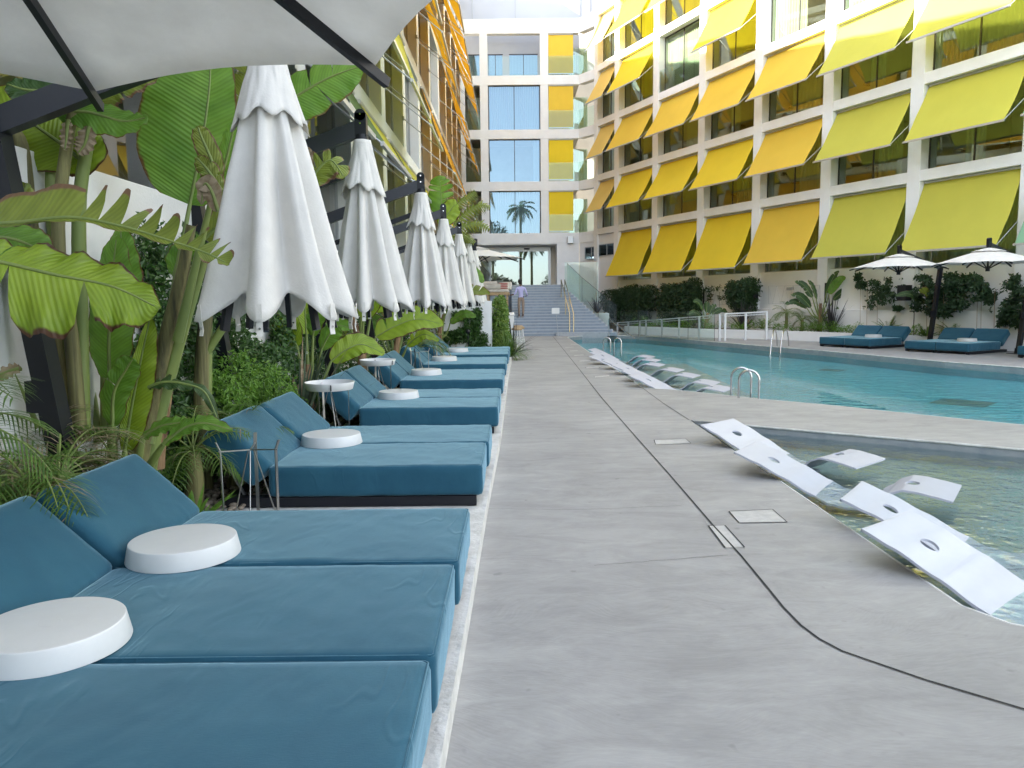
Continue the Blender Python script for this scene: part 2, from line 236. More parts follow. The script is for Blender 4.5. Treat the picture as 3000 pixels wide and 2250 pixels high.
# ---------------------------------------------------------------- mesh helpers
class MB:
    def __init__(s): s.v = []; s.f = []; s.m = []; s.uv = None; s.sm = []
    def add(s, vs, fs, mi=0, smooth=False):
        o = len(s.v); s.v += [Vector(p) for p in vs]
        for f in fs: s.f.append([i + o for i in f]); s.m.append(mi); s.sm.append(smooth)
    def box(s, x0, x1, y0, y1, z0, z1, mi=0):
        s.add([(x0, y0, z0), (x1, y0, z0), (x1, y1, z0), (x0, y1, z0), (x0, y0, z1), (x1, y0, z1), (x1, y1, z1), (x0, y1, z1)],
              [(0, 3, 2, 1), (4, 5, 6, 7), (0, 1, 5, 4), (1, 2, 6, 5), (2, 3, 7, 6), (3, 0, 4, 7)], mi)
    def obox(s, o, a, b, c, mi=0):   # oriented box: origin corner and three edge vectors
        o, a, b, c = map(Vector, (o, a, b, c))
        if a.cross(b).dot(c) < 0: a, b = b, a
        s.add([o, o + a, o + a + b, o + b, o + c, o + a + c, o + a + b + c, o + b + c],
              [(0, 3, 2, 1), (4, 5, 6, 7), (0, 1, 5, 4), (1, 2, 6, 5), (2, 3, 7, 6), (3, 0, 4, 7)], mi)
    def beam(s, p, q, w, h, up=(0, 0, 1), mi=0, w2=None, h2=None):
        p, q = Vector(p), Vector(q); d = (q - p).normalized(); a = d.cross(Vector(up))
        if a.length < 1e-4: a = d.cross(Vector((1, 0, 0)))
        a.normalize(); b = a.cross(d); w2 = w2 or w; h2 = h2 or h
        vs = [p + a * x * w / 2 + b * y * h / 2 for x, y in ((-1, -1), (1, -1), (1, 1), (-1, 1))] + [q + a * x * w2 / 2 + b * y * h2 / 2 for x, y in ((-1, -1), (1, -1), (1, 1), (-1, 1))]
        s.add(vs, [(3, 2, 1, 0), (4, 5, 6, 7), (0, 1, 5, 4), (1, 2, 6, 5), (2, 3, 7, 6), (3, 0, 4, 7)], mi)
    def tube(s, pts, r, n=8, mi=0, cap=True):
        pts = [Vector(p) for p in pts]; rs = r if isinstance(r, (list, tuple)) else [r] * len(pts)
        d0 = (pts[1] - pts[0]).normalized(); a = d0.cross(Vector((0, 0, 1)))
        if a.length < .05: a = d0.cross(Vector((1, 0, 0)))
        a.normalize(); vs = []
        for i, p in enumerate(pts):
            d = (pts[min(i + 1, len(pts) - 1)] - pts[max(i - 1, 0)]).normalized(); a = (a - d * a.dot(d)).normalized(); b = d.cross(a)
            vs += [p + (a * cos(2 * pi * k / n) + b * sin(2 * pi * k / n)) * rs[i] for k in range(n)]
        fs = [(i * n + k, i * n + (k + 1) % n, (i + 1) * n + (k + 1) % n, (i + 1) * n + k) for i in range(len(pts) - 1) for k in range(n)]
        s.add(vs, fs, mi, True)
        if cap: s.add([vs[k] for k in range(n)], [tuple(reversed(range(n)))], mi); s.add(vs[-n:], [tuple(range(n))], mi)
    def lathe(s, prof, c=(0, 0, 0), n=40, mi=0, smooth=True):
        c = Vector(c); vs = []
        for r, z in prof: vs += [c + Vector((r * cos(2 * pi * k / n), r * sin(2 * pi * k / n), z)) for k in range(n)]
        fs = [(i * n + k, i * n + (k + 1) % n, (i + 1) * n + (k + 1) % n, (i + 1) * n + k) for i in range(len(prof) - 1) for k in range(n)]
        s.add(vs, fs, mi, smooth)
    def build(s, name, mats, parent=None, origin=(0, 0, 0), bevel=0, solid=0, subsurf=0, uvs=None):
        me = bpy.data.meshes.new(name); og = Vector(origin)
        me.from_pydata([tuple(p - og) for p in s.v], [], s.f)
        if not isinstance(mats, (list, tuple)): mats = [mats]
        for m in mats: me.materials.append(m)
        me.polygons.foreach_set('material_index', s.m); me.polygons.foreach_set('use_smooth', s.sm)
        if s.uv:
            ul = me.uv_layers.new(name='UVMap'); k = 0
            for p in me.polygons:
                for li in p.loop_indices: ul.data[li].uv = s.uv.get(me.loops[li].vertex_index, (0, 0))
        me.update(); o = bpy.data.objects.new(name, me); col.objects.link(o)
        if parent: o.parent = parent
        if bevel: b = o.modifiers.new('bevel', 'BEVEL'); b.width = bevel; b.segments = 2; b.limit_method = 'ANGLE'
        if solid: b = o.modifiers.new('solid', 'SOLIDIFY'); b.thickness = solid; b.offset = 0
        if subsurf: b = o.modifiers.new('sub', 'SUBSURF'); b.levels = b.render_levels = subsurf
        return o
def tag(o, label=None, cat=None, group=None, kind=None):
    if label: o['label'] = label
    if cat: o['category'] = cat
    if group: o['group'] = group
    if kind: o['kind'] = kind
    return o
def empty(name, loc=(0, 0, 0), rz=0, label=None, cat=None, group=None):
    o = bpy.data.objects.new(name, None); col.objects.link(o); o.location = loc; o.rotation_euler = (0, 0, rz); o.empty_display_size = .2
    return tag(o, label, cat, group)
def copy_tree(o, parent=None):
    c = o.copy(); col.objects.link(c); c.parent = parent
    for ch in [x for x in bpy.data.objects if x.parent == o]: copy_tree(ch, c)
    return c
def place(proto, first, loc, rz, label, group=None):
    o = proto if first else copy_tree(proto)
    o.location = loc; o.rotation_euler = (0, 0, rz); o['label'] = label
    if group: o['group'] = group
    return o
def rbox(L, W, H, r, nx, ny, nz, wr=0, seed=0, droop=0):
    """rounded cushion with real creases, centred in x and y, bottom at z=0"""
    mb = MB(); idx = {}
    def pt(i, j, k):
        key = (i, j, k)
        if key in idx: return idx[key]
        def cc(i, n, S):
            t = i / n * 2 - 1; t = math.copysign(abs(t) ** .9, t); return t * S / 2
        p = Vector((cc(i, nx, L), cc(j, ny, W), cc(k, nz, H)))
        q = Vector((max(-L / 2 + r, min(L / 2 - r, p.x)), max(-W / 2 + r, min(W / 2 - r, p.y)), max(-H / 2 + r, min(H / 2 - r, p.z))))
        d = p - q
        if d.length > 1e-6:
            nrm = d.normalized(); p = q + nrm * min(r, max(abs(d.x), abs(d.y), abs(d.z)))
        if wr:
            s = Vector((p.x * 3.4 + p.y * 1.5 + seed * 7.1, p.y * 2.0 - p.x * .6, p.z * 3 + seed))
            a = noise.noise(s) * wr + (1 - abs(noise.noise(s * 2.1 + Vector((9, 2, 1))))) ** 6 * wr * .55 - wr * .3
            nn = Vector((p.x / L, p.y / W, p.z / H)); m = max((abs(nn.x), 0), (abs(nn.y), 1), (abs(nn.z), 2))[1]
            nv = Vector((0, 0, 0)); nv[m] = math.copysign(1, nn[m]); p += nv * a
        idx[key] = len(mb.v); mb.v.append(Vector((p.x, p.y, p.z + H / 2))); return idx[key]
    def face(a, b, c, d): mb.f.append([a, b, c, d]); mb.m.append(0); mb.sm.append(True)
    for i in range(nx):
        for j in range(ny):
            face(pt(i, j, nz), pt(i + 1, j, nz), pt(i + 1, j + 1, nz), pt(i, j + 1, nz)); face(pt(i, j, 0), pt(i, j + 1, 0), pt(i + 1, j + 1, 0), pt(i + 1, j, 0))
        for k in range(nz):
            face(pt(i, 0, k), pt(i + 1, 0, k), pt(i + 1, 0, k + 1), pt(i, 0, k + 1)); face(pt(i, ny, k), pt(i, ny, k + 1), pt(i + 1, ny, k + 1), pt(i + 1, ny, k))
    for j in range(ny):
        for k in range(nz):
            face(pt(0, j, k), pt(0, j, k + 1), pt(0, j + 1, k + 1), pt(0, j + 1, k)); face(pt(nx, j, k), pt(nx, j + 1, k), pt(nx, j + 1, k + 1), pt(nx, j, k + 1))
    return mb
def struct(mb, name, m, **k): o = mb.build(name, m, **k); o['kind'] = 'structure'; return o
def poly(mb, pts, z, mi=0):
    bm = bmesh.new(); vs = [bm.verts.new((p[0], p[1], z)) for p in pts]; f = bm.faces.new(vs); bmesh.ops.triangulate(bm, faces=[f])
    bm.normal_update(); bm.verts.index_update()
    fs = [[v.index for v in f.verts] if f.normal.z > 0 else [v.index for v in reversed(f.verts)] for f in bm.faces]
    mb.add([v.co.copy() for v in bm.verts], fs, mi); bm.free()
def strip_wall(mb, pts, z0, z1, mi=0, close=False):
    n = len(pts)
    for i in range(n - 1 + close):
        a, b = pts[i], pts[(i + 1) % n]; mb.add([(a[0], a[1], z0), (b[0], b[1], z0), (b[0], b[1], z1), (a[0], a[1], z1)], [(0, 1, 2, 3)], mi)
# ================================================================ GROUND, POOLS, DECK
PX = 2.42
main_near = [(6.9, 9.3), (6.45, 9.72), (5.6, 10.68), (4.87, 11.62), (4.05, 12.42), (3.44, 13.22), (2.94, 13.8), (PX, 14.12)]
main_far = [(PX, 33.4), (3.3, 34.7), (4.36, 35.3), (5.54, 34.2), (6.9, 31.2), (7.73, 28.6), (8.65, 25.9), (9.5, 23.8), (10.25, 21.3), (10.85, 19.2), (11.7, 17.4), (13.5, 14.2), (15.5, 10.0), (12.0, 5.0)]
main_pool = main_near + main_far                       # closes on the right, out of the frame
sm_far = [(PX, 10.3), (3.07, 9.86), (3.9, 9.26), (4.77, 8.66), (5.5, 8.12), (7.0, 7.0), (9.5, 5.2)]
sm_near = [(9.0, .9), (6.0, 2.2), (4.2, 2.95), (3.3, 3.32), (2.75, 3.56), (2.5, 3.72), (2.39, 3.95), (2.40, 5.0)]
small_pool = sm_far + sm_near
CURB = [(-.28, -3), (-.262, 1.5), (-.251, 2.56), (-.229, 3.75), (-.199, 5.85), (-.135, 8.72), (-.076, 15.5), (-.003, 20.55), (.03, 24), (.05, 34.9)]
deck = MB()
def strip(mb, L, R, z):   # quads between two polylines of equal length
    for i in range(len(L) - 1): mb.add([(*L[i], z), (*R[i], z), (*R[i + 1], z), (*L[i + 1], z)], [(0, 1, 2, 3)])
poly(deck, CURB + [(2.0, 34.9), (PX, 33.4), (PX, 14.12), (PX, 10.3), (2.40, 5.0), (2.39, 3.95), (2.39, -3)], 0)
poly(deck, [(PX, 14.12), (PX, 10.3)] + sm_far[1:] + [(12.0, 5.0), (6.9, 9.3)] + main_near[1:-1], 0)
poly(deck, [(2.39, 3.95), (2.39, -3), (14, -3), (12.0, 5.0), (9.5, 5.2)] + sm_near[:-2], 0)
poly(deck, main_far[2:] + [(20, 5.0), (20, 40), (3.3, 40), (3.0, 35.3)], 0)
poly(deck, [(2.0, 34.9), (PX, 33.4), (3.3, 34.7), (4.36, 35.3), (3.0, 35.3)], 0)
struct(deck, 'pool_deck', M['deck'])
g = MB(); g.add([(-400, -400, -1.9), (400, -400, -1.9), (400, 600, -1.9), (-400, 600, -1.9)], [(0, 1, 2, 3)]); struct(g, 'ground', M['soil'])
g = MB(); poly(g, [(-60, -40), (60, -40), (60, -3), (-60, -3)], -.01); M['low_bounce_ground'] = mat('low_bounce_ground', (.03, .07, .015), .9, c2=(.06, .12, .03), vscale=3, bump=.6, bscale=60); struct(g, 'low_bounce_ground', M['low_bounce_ground'])  # unseen forecourt made dark green so that it bounces less light
# raised strip with the daybeds
kb = MB(); KZ = .12
L = [(-2.3, y) for _, y in CURB[:8]]; strip(kb, L, [(x, y) for x, y in CURB[:8]], KZ); strip_wall(kb, CURB[:8], 0, KZ)
kb.add([(-2.3, 20.55, 0), (-.003, 20.55, 0), (-.003, 20.55, KZ), (-2.3, 20.55, KZ)], [(3, 2, 1, 0)])
struct(kb, 'kerb', M['kerb'])
sb = MB(); sb.box(-9, -2.3, -3, 21.6, -.5, .10); struct(sb, 'planting_bed', M['soil'])
sb = MB(); poly(sb, [(-2.3, 20.55), (-.003, 20.55), (.03, 24), (-.1, 27), (-.55, 27), (-2.3, 21.6)], .06); struct(sb, 'planting_bed', M['soil'])
# basins
def basin(name, outline, zf, m, mw):
    b = MB(); strip_wall(b, outline, zf, -.001, 1, True); poly(b, outline, zf, 0); return struct(b, name, [m, mw])
basin('pool_basin', main_pool, -.34, M['basin'], M['basin']); basin('shallow_basin', small_pool, -.24, M['shelf'], M['basin_wall'])
rim = MB(); strip_wall(rim, [(x, y - .004) if i > 7 else (x, y + .004) for i, (x, y) in enumerate(main_pool)], -.17, -.002, 0, True); struct(rim, 'pool_rim', M['basin_wall'])
sh = MB(); poly(sh, [(PX + .01, 14.2), (2.94, 13.82), (3.44, 13.25), (4.0, 12.5), (4.55, 13.2), (4.8, 18), (5.0, 22.0), (PX + .01, 22.6)], -.24, 0)
strip_wall(sh, [(4.0, 12.5), (4.55, 13.2), (4.8, 18), (5.0, 22.0), (PX + .01, 22.6)], -.335, -.24, 0); struct(sh, 'pool_shelf', M['shelf'])
ww = MB(); poly(ww, main_pool, -.10); struct(ww, 'pool_water', M['water'])
ww = MB(); poly(ww, small_pool, -.095); struct(ww, 'shallow_pool_water', M['water_s'])
# rounded pale coping lip round the two pools
def lip(pts, name):
    b = MB(); b.tube([(x, y, -.012) for x, y in pts], .016, 6); struct(b, name, M['kerb'])
lip(main_near + [main_far[0]], 'pool_coping'); lip(main_far[:12], 'pool_coping'); lip(sm_near[2:] + sm_far[:6], 'shallow_pool_coping')
# dark expansion joint in the deck
jp = [(1.852, 34.6), (1.605, 19.0), (1.497, 12.7), (1.477, 9.2), (1.47, 7.0), (1.454, 5.45), (1.459, 4.79), (1.445, 4.2), (1.437, 3.95), (1.445, 3.72), (1.475, 3.56), (1.53, 3.43), (1.623, 3.32), (1.771, 3.15), (2.034, 2.908), (2.5, 2.45), (3.2, 1.8)]
def ribbon(mb, pts, wd, z):
    for i in range(len(pts) - 1):
        a, b = Vector((*pts[i], z)), Vector((*pts[i + 1], z))
        def nrm(k):
            p, q = Vector((*pts[max(k - 1, 0)], 0)), Vector((*pts[min(k + 1, len(pts) - 1)], 0)); d = (q - p).normalized(); return Vector((-d.y, d.x, 0)) * wd / 2
        n1, n2 = nrm(i), nrm(i + 1); mb.add([a - n1, a + n1, b + n2, b - n2], [(0, 3, 2, 1)])
j = MB(); ribbon(j, jp, .013, .004); struct(j, 'expansion_joint', M['joint'])
j = MB(); ribbon(j, [(PX - .01, 14.1), (2.38, 12), (2.40, 10.32)], .010, .004); struct(j, 'expansion_joint', M['joint'])
def crack(pts):
    j = MB(); q = []
    for i in range(len(pts) - 1):
        for t in range(8):
            a = Vector(pts[i]).lerp(Vector(pts[i + 1]), t / 8); q.append((a.x, a.y + random.uniform(-.008, .008)))
    ribbon(j, q, .003, .003); struct(j, 'deck_crack', M['joint'])
crack([(-.2, 5.95), (.5, 5.9), (1.46, 6.0)]); crack([(.5, 4.62), (1.0, 4.72), (1.43, 4.8)]); crack([(1.46, 7.9), (2.0, 7.85), (2.38, 7.95)])
c8 = lambda x, y: (1950 + x * .4823, 1150 + y * .4823); c9 = lambda x, y: (1600 + x * .1808, 900 + y * .1808)
plates = [[c8(260, 812), c8(360, 810), c8(480, 944), c8(362, 946)], [c8(385, 725), c8(650, 713), c8(738, 790), c8(447, 795)], [c8(-70, 290), c8(122, 283), c8(152, 310), c8(-60, 318)],
          [c9(778, 1122), c9(1018, 1100), c9(1038, 1122), c9(790, 1142)], [c9(637, 978), c9(850, 965), c9(868, 982), c9(650, 994)], [c9(530, 868), c9(720, 856), c9(732, 872), c9(540, 884)],
          [c9(440, 780), c9(605, 768), c9(616, 779), c9(450, 790)], [c9(375, 706), c9(515, 697), c9(525, 706), c9(383, 714)], [c9(300, 652), c9(440, 643), c9(450, 651), c9(308, 659)], [c9(390, 603), c9(520, 598), c9(530, 605), c9(398, 611)]]
for k, q in enumerate(plates):
    ps = [G(x, y) for x, y in q]; b = MB(); b.add([p + Vector((0, 0, .0035)) for p in ps], [(3, 2, 1, 0)]); o = b.build('cover_plate', M['cover'])
    e = MB(); rp = [(p.x, p.y) for p in ps]; ribbon(e, rp + [rp[0]], .010, .0055)
    e.build('seam', M['joint'], o)
    tag(o, ['pale cover plate crossed by the dark joint line in the deck', 'large pale cover plate between the dark joint and the shallow pool', 'worn pale cover plate just before the corner of the shallow pool'][k] if k < 3 else
        'small pale cover plate beside the long pool, number %s counting away from the camera' % ['one', 'two', 'three', 'four', 'five', 'six', 'seven'][k - 3], 'cover plate', 'cover plates set in the deck')
# ================================================================ STAIRS AND TERRACE
NS, RISE, TREAD, Y0S = 18, .1333, .33, 34.75
st = MB(); ns = MB()
for i in range(NS):
    y = Y0S + i * TREAD; z = (i + 1) * RISE; xr = 4.75 - 2.05 * i / 17
    st.box(.02, xr, y, y + TREAD + (6 if i == NS - 1 else .02), z - RISE - .02, z); ns.box(.021, xr + .004, y - .012, y + .035, z + .0005, z + .004); ns.box(.021, xr + .004, y - .014, y - .0005, z - .03, z + .004)
    ns.box(xr - .05, xr + .006, y - .013, y - .0006, z - RISE, z - .03)
o = st.build('stairs', M['step']); o['kind'] = 'structure'; ns.build('nosing', M['nosing'], o)
b = MB(); b.box(2.0, 4.3, 34.5, 34.74, -1.2, .16); struct(b, 'pool_end_step', M['basin_wall'])
LZ = NS * RISE
b = MB(); b.box(-6, 2.74, 40.4, 52, 0, LZ - .004); struct(b, 'landing', M['step'])
b = MB(); b.box(-9, -.35, 21.9, 41, 0, 1.4); struct(b, 'terrace', M['deck'])
b = MB(); b.box(-3.2, -.55, 21.6, 21.9, 0, 1.62); b.box(-.79, -.55, 21.9, 40.4, 0, 1.50)
for k in range(3): b.tube([(-.68, 21.6, 1.48 - k * .22), (-.68, 21.55, 1.48 - k * .22)], .02, 8)
tag(b.build('garden_wall', M['stucco'], bevel=.01), 'white rendered garden wall behind the last daybed, ivy growing over it', 'wall')
b = MB(); b.box(-.14, .10, 28.3, 33.5, 0, 1.06); b.box(-.16, .12, 28.28, 33.5, 1.061, 1.10)
tag(b.build('low_wall', M['stucco'], bevel=.01), 'low white wall end beside the foot of the stairs', 'wall')
# ================================================================ LEFT WING
FLR = [5.4 + 3.09 * k for k in range(6)]        # underside of each beam
BH = .36
def pane(mb, p0, p1, p2, p3): mb.add([p0, p1, p2, p3], [(0, 1, 2, 3)])
LX = -2.86
lw = empty('hotel_wing', (LX, 14, 0), 0, 'long left hotel wing with white grid facade, seen steeply along the wall', 'building')
og = (LX, 14, 0)
PY = [10.95 + 3.56 * k for k in range(-7, 11)]
fb = MB()
for y in PY: fb.box(LX - .42, LX, y - .27, y + .27, 2.5 if y > 7 else 2.9, 19.9)
for k, z in enumerate(FLR[:5]): fb.box(LX - .42, LX + .012, PY[0], 47.8, z, z + BH)
fb.box(LX - 5, LX + .3, PY[0] - .5, 47.8, 19.6, 20.0)
fb.build('facade_frame', M['stucco'], lw, og, bevel=.008)
bw = MB(); bw.box(LX - .5, LX + .05, PY[0] - .4, 6.95, -.4, 2.55); bw.box(LX - .5, LX - .04, 6.95, 47.8, -.4, 2.5); bw.build('base_wall', M['stucco2'], lw, og, bevel=.008)
rm = MB()
for k, z in enumerate(FLR[:5]): rm.box(LX - 5, LX - .45, PY[0], 47.8, z + .01, z + BH - .01)
rm.box(LX - 5.4, LX - 5, PY[0], 47.8, -.4, 20.0)
for y in PY[::1]: rm.box(LX - 5, LX - .43, y - .08, y + .08, 2.4, 19.5)
rm.box(LX - 5, LX - .45, PY[0], 47.8, 2.2, 2.45)
rm.build('room_walls', M['interior'], lw, og)
ph_ = MB(); ph_.box(LX - 5, LX - .1, 43.2, 60, 20.0, 23.6); ph_.build('shade_block', M['stucco2'], lw, og)  # unseen roof block added to keep the sun off the central wing
# end wall towards the camera
ew = MB(); ew.box(LX - 5.4, LX, PY[0] - .9, PY[0] - .5, -.4, 20); ew.build('end_wall', M['stucco'], lw, og)
for k in range(5):
    zb = 2.5 if k == 0 else FLR[k - 1] + BH; zt = FLR[k]
    for i in range(len(PY) - 1):
        if PY[i + 1] < 3: continue
        y0, y1 = PY[i] + .27, PY[i + 1] - .27; x = LX - .30
        wn = MB(); pane(wn, (x, y0, zb), (x, y1, zb), (x, y1, zt), (x, y0, zt)); wo = wn.build('window', M['glass_left'], lw, og)
        fm = MB()
        for yy in (y0 + .02, (y0 + y1) / 2, y1 - .02): fm.box(x - .02, x + .03, yy - .02, yy + .02, zb, zt)
        fm.box(x - .018, x + .028, y0, y1, zb, zb + .05); fm.box(x - .018, x + .028, y0, y1, zt - .05, zt)
        fm.build('window_frame', M['metal'], wo, og)
def make_awning(parent, root, tl, tr, n, p, d, fm, r0=.0):
    """fabric from the top line tl-tr, reaching p out along n and d down; > front_bar, arm, arm"""
    tl, tr, n = Vector(tl), Vector(tr), Vector(n).normalized(); og = root
    m = MB(); nu, nv = 18, 12; u = (tr - tl); jj = noise.noise(Vector((tl.x * 3.1, tl.y * 2.7, tl.z * 1.9))); p *= 1 + .05 * jj; d *= 1 - .03 * jj; out_ = n * p + Vector((0, 0, -d))
    nf = u.cross(out_).normalized()
    for i in range(nu + 1):
        for j in range(nv + 1):
            a, b_ = i / nu, j / nv
            sag = -.045 * sin(pi * b_) * (1 if nf.z > 0 else -1) + (.010 * sin(a * 9 + tl.y * 3 + b_ * 4) + .05 * noise.noise(Vector((a * 3 + b_ * 2.5 + tl.y * 5, b_ * 1.4 - a, tl.z)))) * sin(pi * b_)
            m.v.append(tl + u * a + out_ * b_ + nf * sag + n * .04)
    for i in range(nu):
        for j in range(nv):
            m.f.append([i * (nv + 1) + j, (i + 1) * (nv + 1) + j, (i + 1) * (nv + 1) + j + 1, i * (nv + 1) + j + 1]); m.m.append(0); m.sm.append(True)
    o = m.build('awning', fm, parent, og)
    b = MB(); q0, q1 = tl + out_ + n * .04, tr + out_ + n * .04; e = u.normalized() * .03
    b.beam(q0 - e, q1 + e, .05, .06); b.build('front_bar', M['bar'], o, og)
    b = MB(); b.tube([tl + n * .06 + Vector((0, 0, -.03)), tr + n * .06 + Vector((0, 0, -.03))], .045, 10); b.build('roller', M['bar'], o, og)
    for q, t in ((q0, tl), (q1, tr)):
        b = MB(); h = Vector((t.x, t.y, t.z - d + p * .85)); b.tube([h, q], .016, 6); b.box(h.x - .03, h.x + .03, h.y - .03, h.y + .03, h.z - .05, h.z + .05); b.build('arm', M['bar'], o, og)
    return o
for k, dd in ((0, 1.5), (1, 2.75), (2, 2.6), (3, 2.4)):
    for i in range(len(PY) - 1):
        if PY[i] < 3 or PY[i] > 43: continue
        y0, y1 = PY[i] + .28, PY[i + 1] - .28; yc = PY[i]
        if k == 0:
            fm = A_GRN if yc < 13 else A_LIM
            if yc > 26: fm = A_YEL
        elif k == 1: fm = A_LIM if yc < 21 else A_ORA
        elif k == 2: fm = A_LIM if yc < 13 else A_ORA
        else: fm = A_ORA
        if (k, i) in ((1, 10), (2, 12)): continue
        make_awning(lw, og, (LX, y0, FLR[k] - .02), (LX, y1, FLR[k] - .02), (1, 0, 0), 1.02, dd, fm)
# ================================================================ CENTRAL WING
CY = 47.9
cw = empty('hotel_wing', (0, CY, 0), 0, 'central hotel wing facing the pool above the stairs, with blue reflecting windows and yellow blinds', 'building')
og = (0, CY, 0)
sill = [5.70, 8.80, 11.88, 15.04, 18.0]; CB = .55
dx = lambda x, y=500: D(x, y, CY).x
xs = [dx(1365), dx(1409), dx(1432), dx(1584), dx(1607), 4.2]
XL = -9.0
fb = MB()
zc = 20.2
fb.box(XL, xs[0], CY, CY + .4, LZ, 18.3); 
for a, b_ in ((xs[1], xs[2]), (xs[3], xs[4])): fb.box(a, b_, CY, CY + .4, 5.0, 18.3)
for k, z in enumerate(sill):
    fb.box(xs[0] - .01, 4.2, CY - .006, CY + .4, z - (CB if k else .62), z + (.3 if k == 4 else 0))
fb.build('facade_frame', M['stucco'], cw, og, bevel=.012)
# ground zone: lintel, right wall, recess
gw = MB(); xo = dx(1642, 750); gw.box(xo, 4.2, CY - .003, CY + .4, 0, 5.08); gw.box(xo - .22, xo, CY + .01, CY + 3.0, LZ, 5.079)
gw.box(XL, xo, CY + .02, CY + .4, 5.02, 5.079)
gw.build('ground_wall', M['stucco'], cw, og)
cc = MB(); cc.box(XL, xo, CY + .4, CY + 3.2, 4.98, 5.02); cc.build('porch_ceiling', M['ceiling'], cw, og)
gd = CY + 1.6; xr = dx(1606, 780) * (gd / CY)
for a, b_ in ((xr - 1.85 * 4, xr - 1.85 * 3), (xr - 1.85 * 3, xr - 1.85 * 2), (xr - 1.85 * 2, xr - 1.85), (xr - 1.85, xr)):
    d = MB(); pane(d, (a, gd, LZ), (b_, gd, LZ), (b_, gd, 4.72), (a, gd, 4.72)); do = d.build('lobby_door', M['glass_door'], cw, og)
    f = MB(); f.box(a - .018, a + .018, gd - .02, gd + .02, LZ, 4.72); f.box(a, b_, gd - .02, gd + .02, 4.68, 4.75); f.build('door_frame', M['metal'], do, og)
hd = MB(); hd.box(XL, xr + .15, gd - .03, gd + .05, 4.75, 4.98); hd.box(xr, xr + .17, gd - .035, gd + .05, LZ, 4.75); hd.build('door_header', M['metal'], cw, og)
hs = MB(); hs.box(dx(1535, 725) * 1.03, dx(1552, 725) * 1.03, gd - .09, gd - .04, 4.80, 4.9); hs.build('door_sensor', M['black'], cw, og)
lb = MB(); lb.box(XL, xo + .6, CY + 8, CY + 8.2, LZ, 5); lb.box(xr + .2, xo + .6, gd, CY + 8, LZ, 5); lb.build('lobby_walls', M['interior'], cw, og)
rm = MB()
for z in sill[:4]: rm.box(XL, 4.3, CY + .4, CY + 4, z - .3, z - .02)
rm.box(XL, 4.4, CY + 4, CY + 4.3, LZ, 18)
for x in (xs[1] + .1, xs[3] + .1, xs[0] - .3): rm.box(x, x + .12, CY + .4, CY + 4, 5.1, 14.9)
rm.build('room_walls', M['interior'], cw, og)
def pleats(p0, p1, z0, z1, n, amp, m, parent, og, seed=0):
    b = MB(); p0, p1 = Vector((*p0, 0)), Vector((*p1, 0)); d = (p1 - p0); nn = Vector((-d.y, d.x, 0)).normalized(); rr = random.Random(seed)
    N = n * 6; ph = [rr.uniform(.7, 1.4) for _ in range(n + 1)]
    for i in range(N + 1):
        t = i / N; q = p0 + d * t + nn * amp * sin(t * n * 2 * pi) * ph[int(t * n)]
        b.v += [Vector((q.x, q.y, z0)), Vector((q.x, q.y, z1))]
    for i in range(N): b.f.append([2 * i, 2 * i + 2, 2 * i + 3, 2 * i + 1]); b.m.append(0); b.sm.append(True)
    return b.build('curtain', m, parent, og)
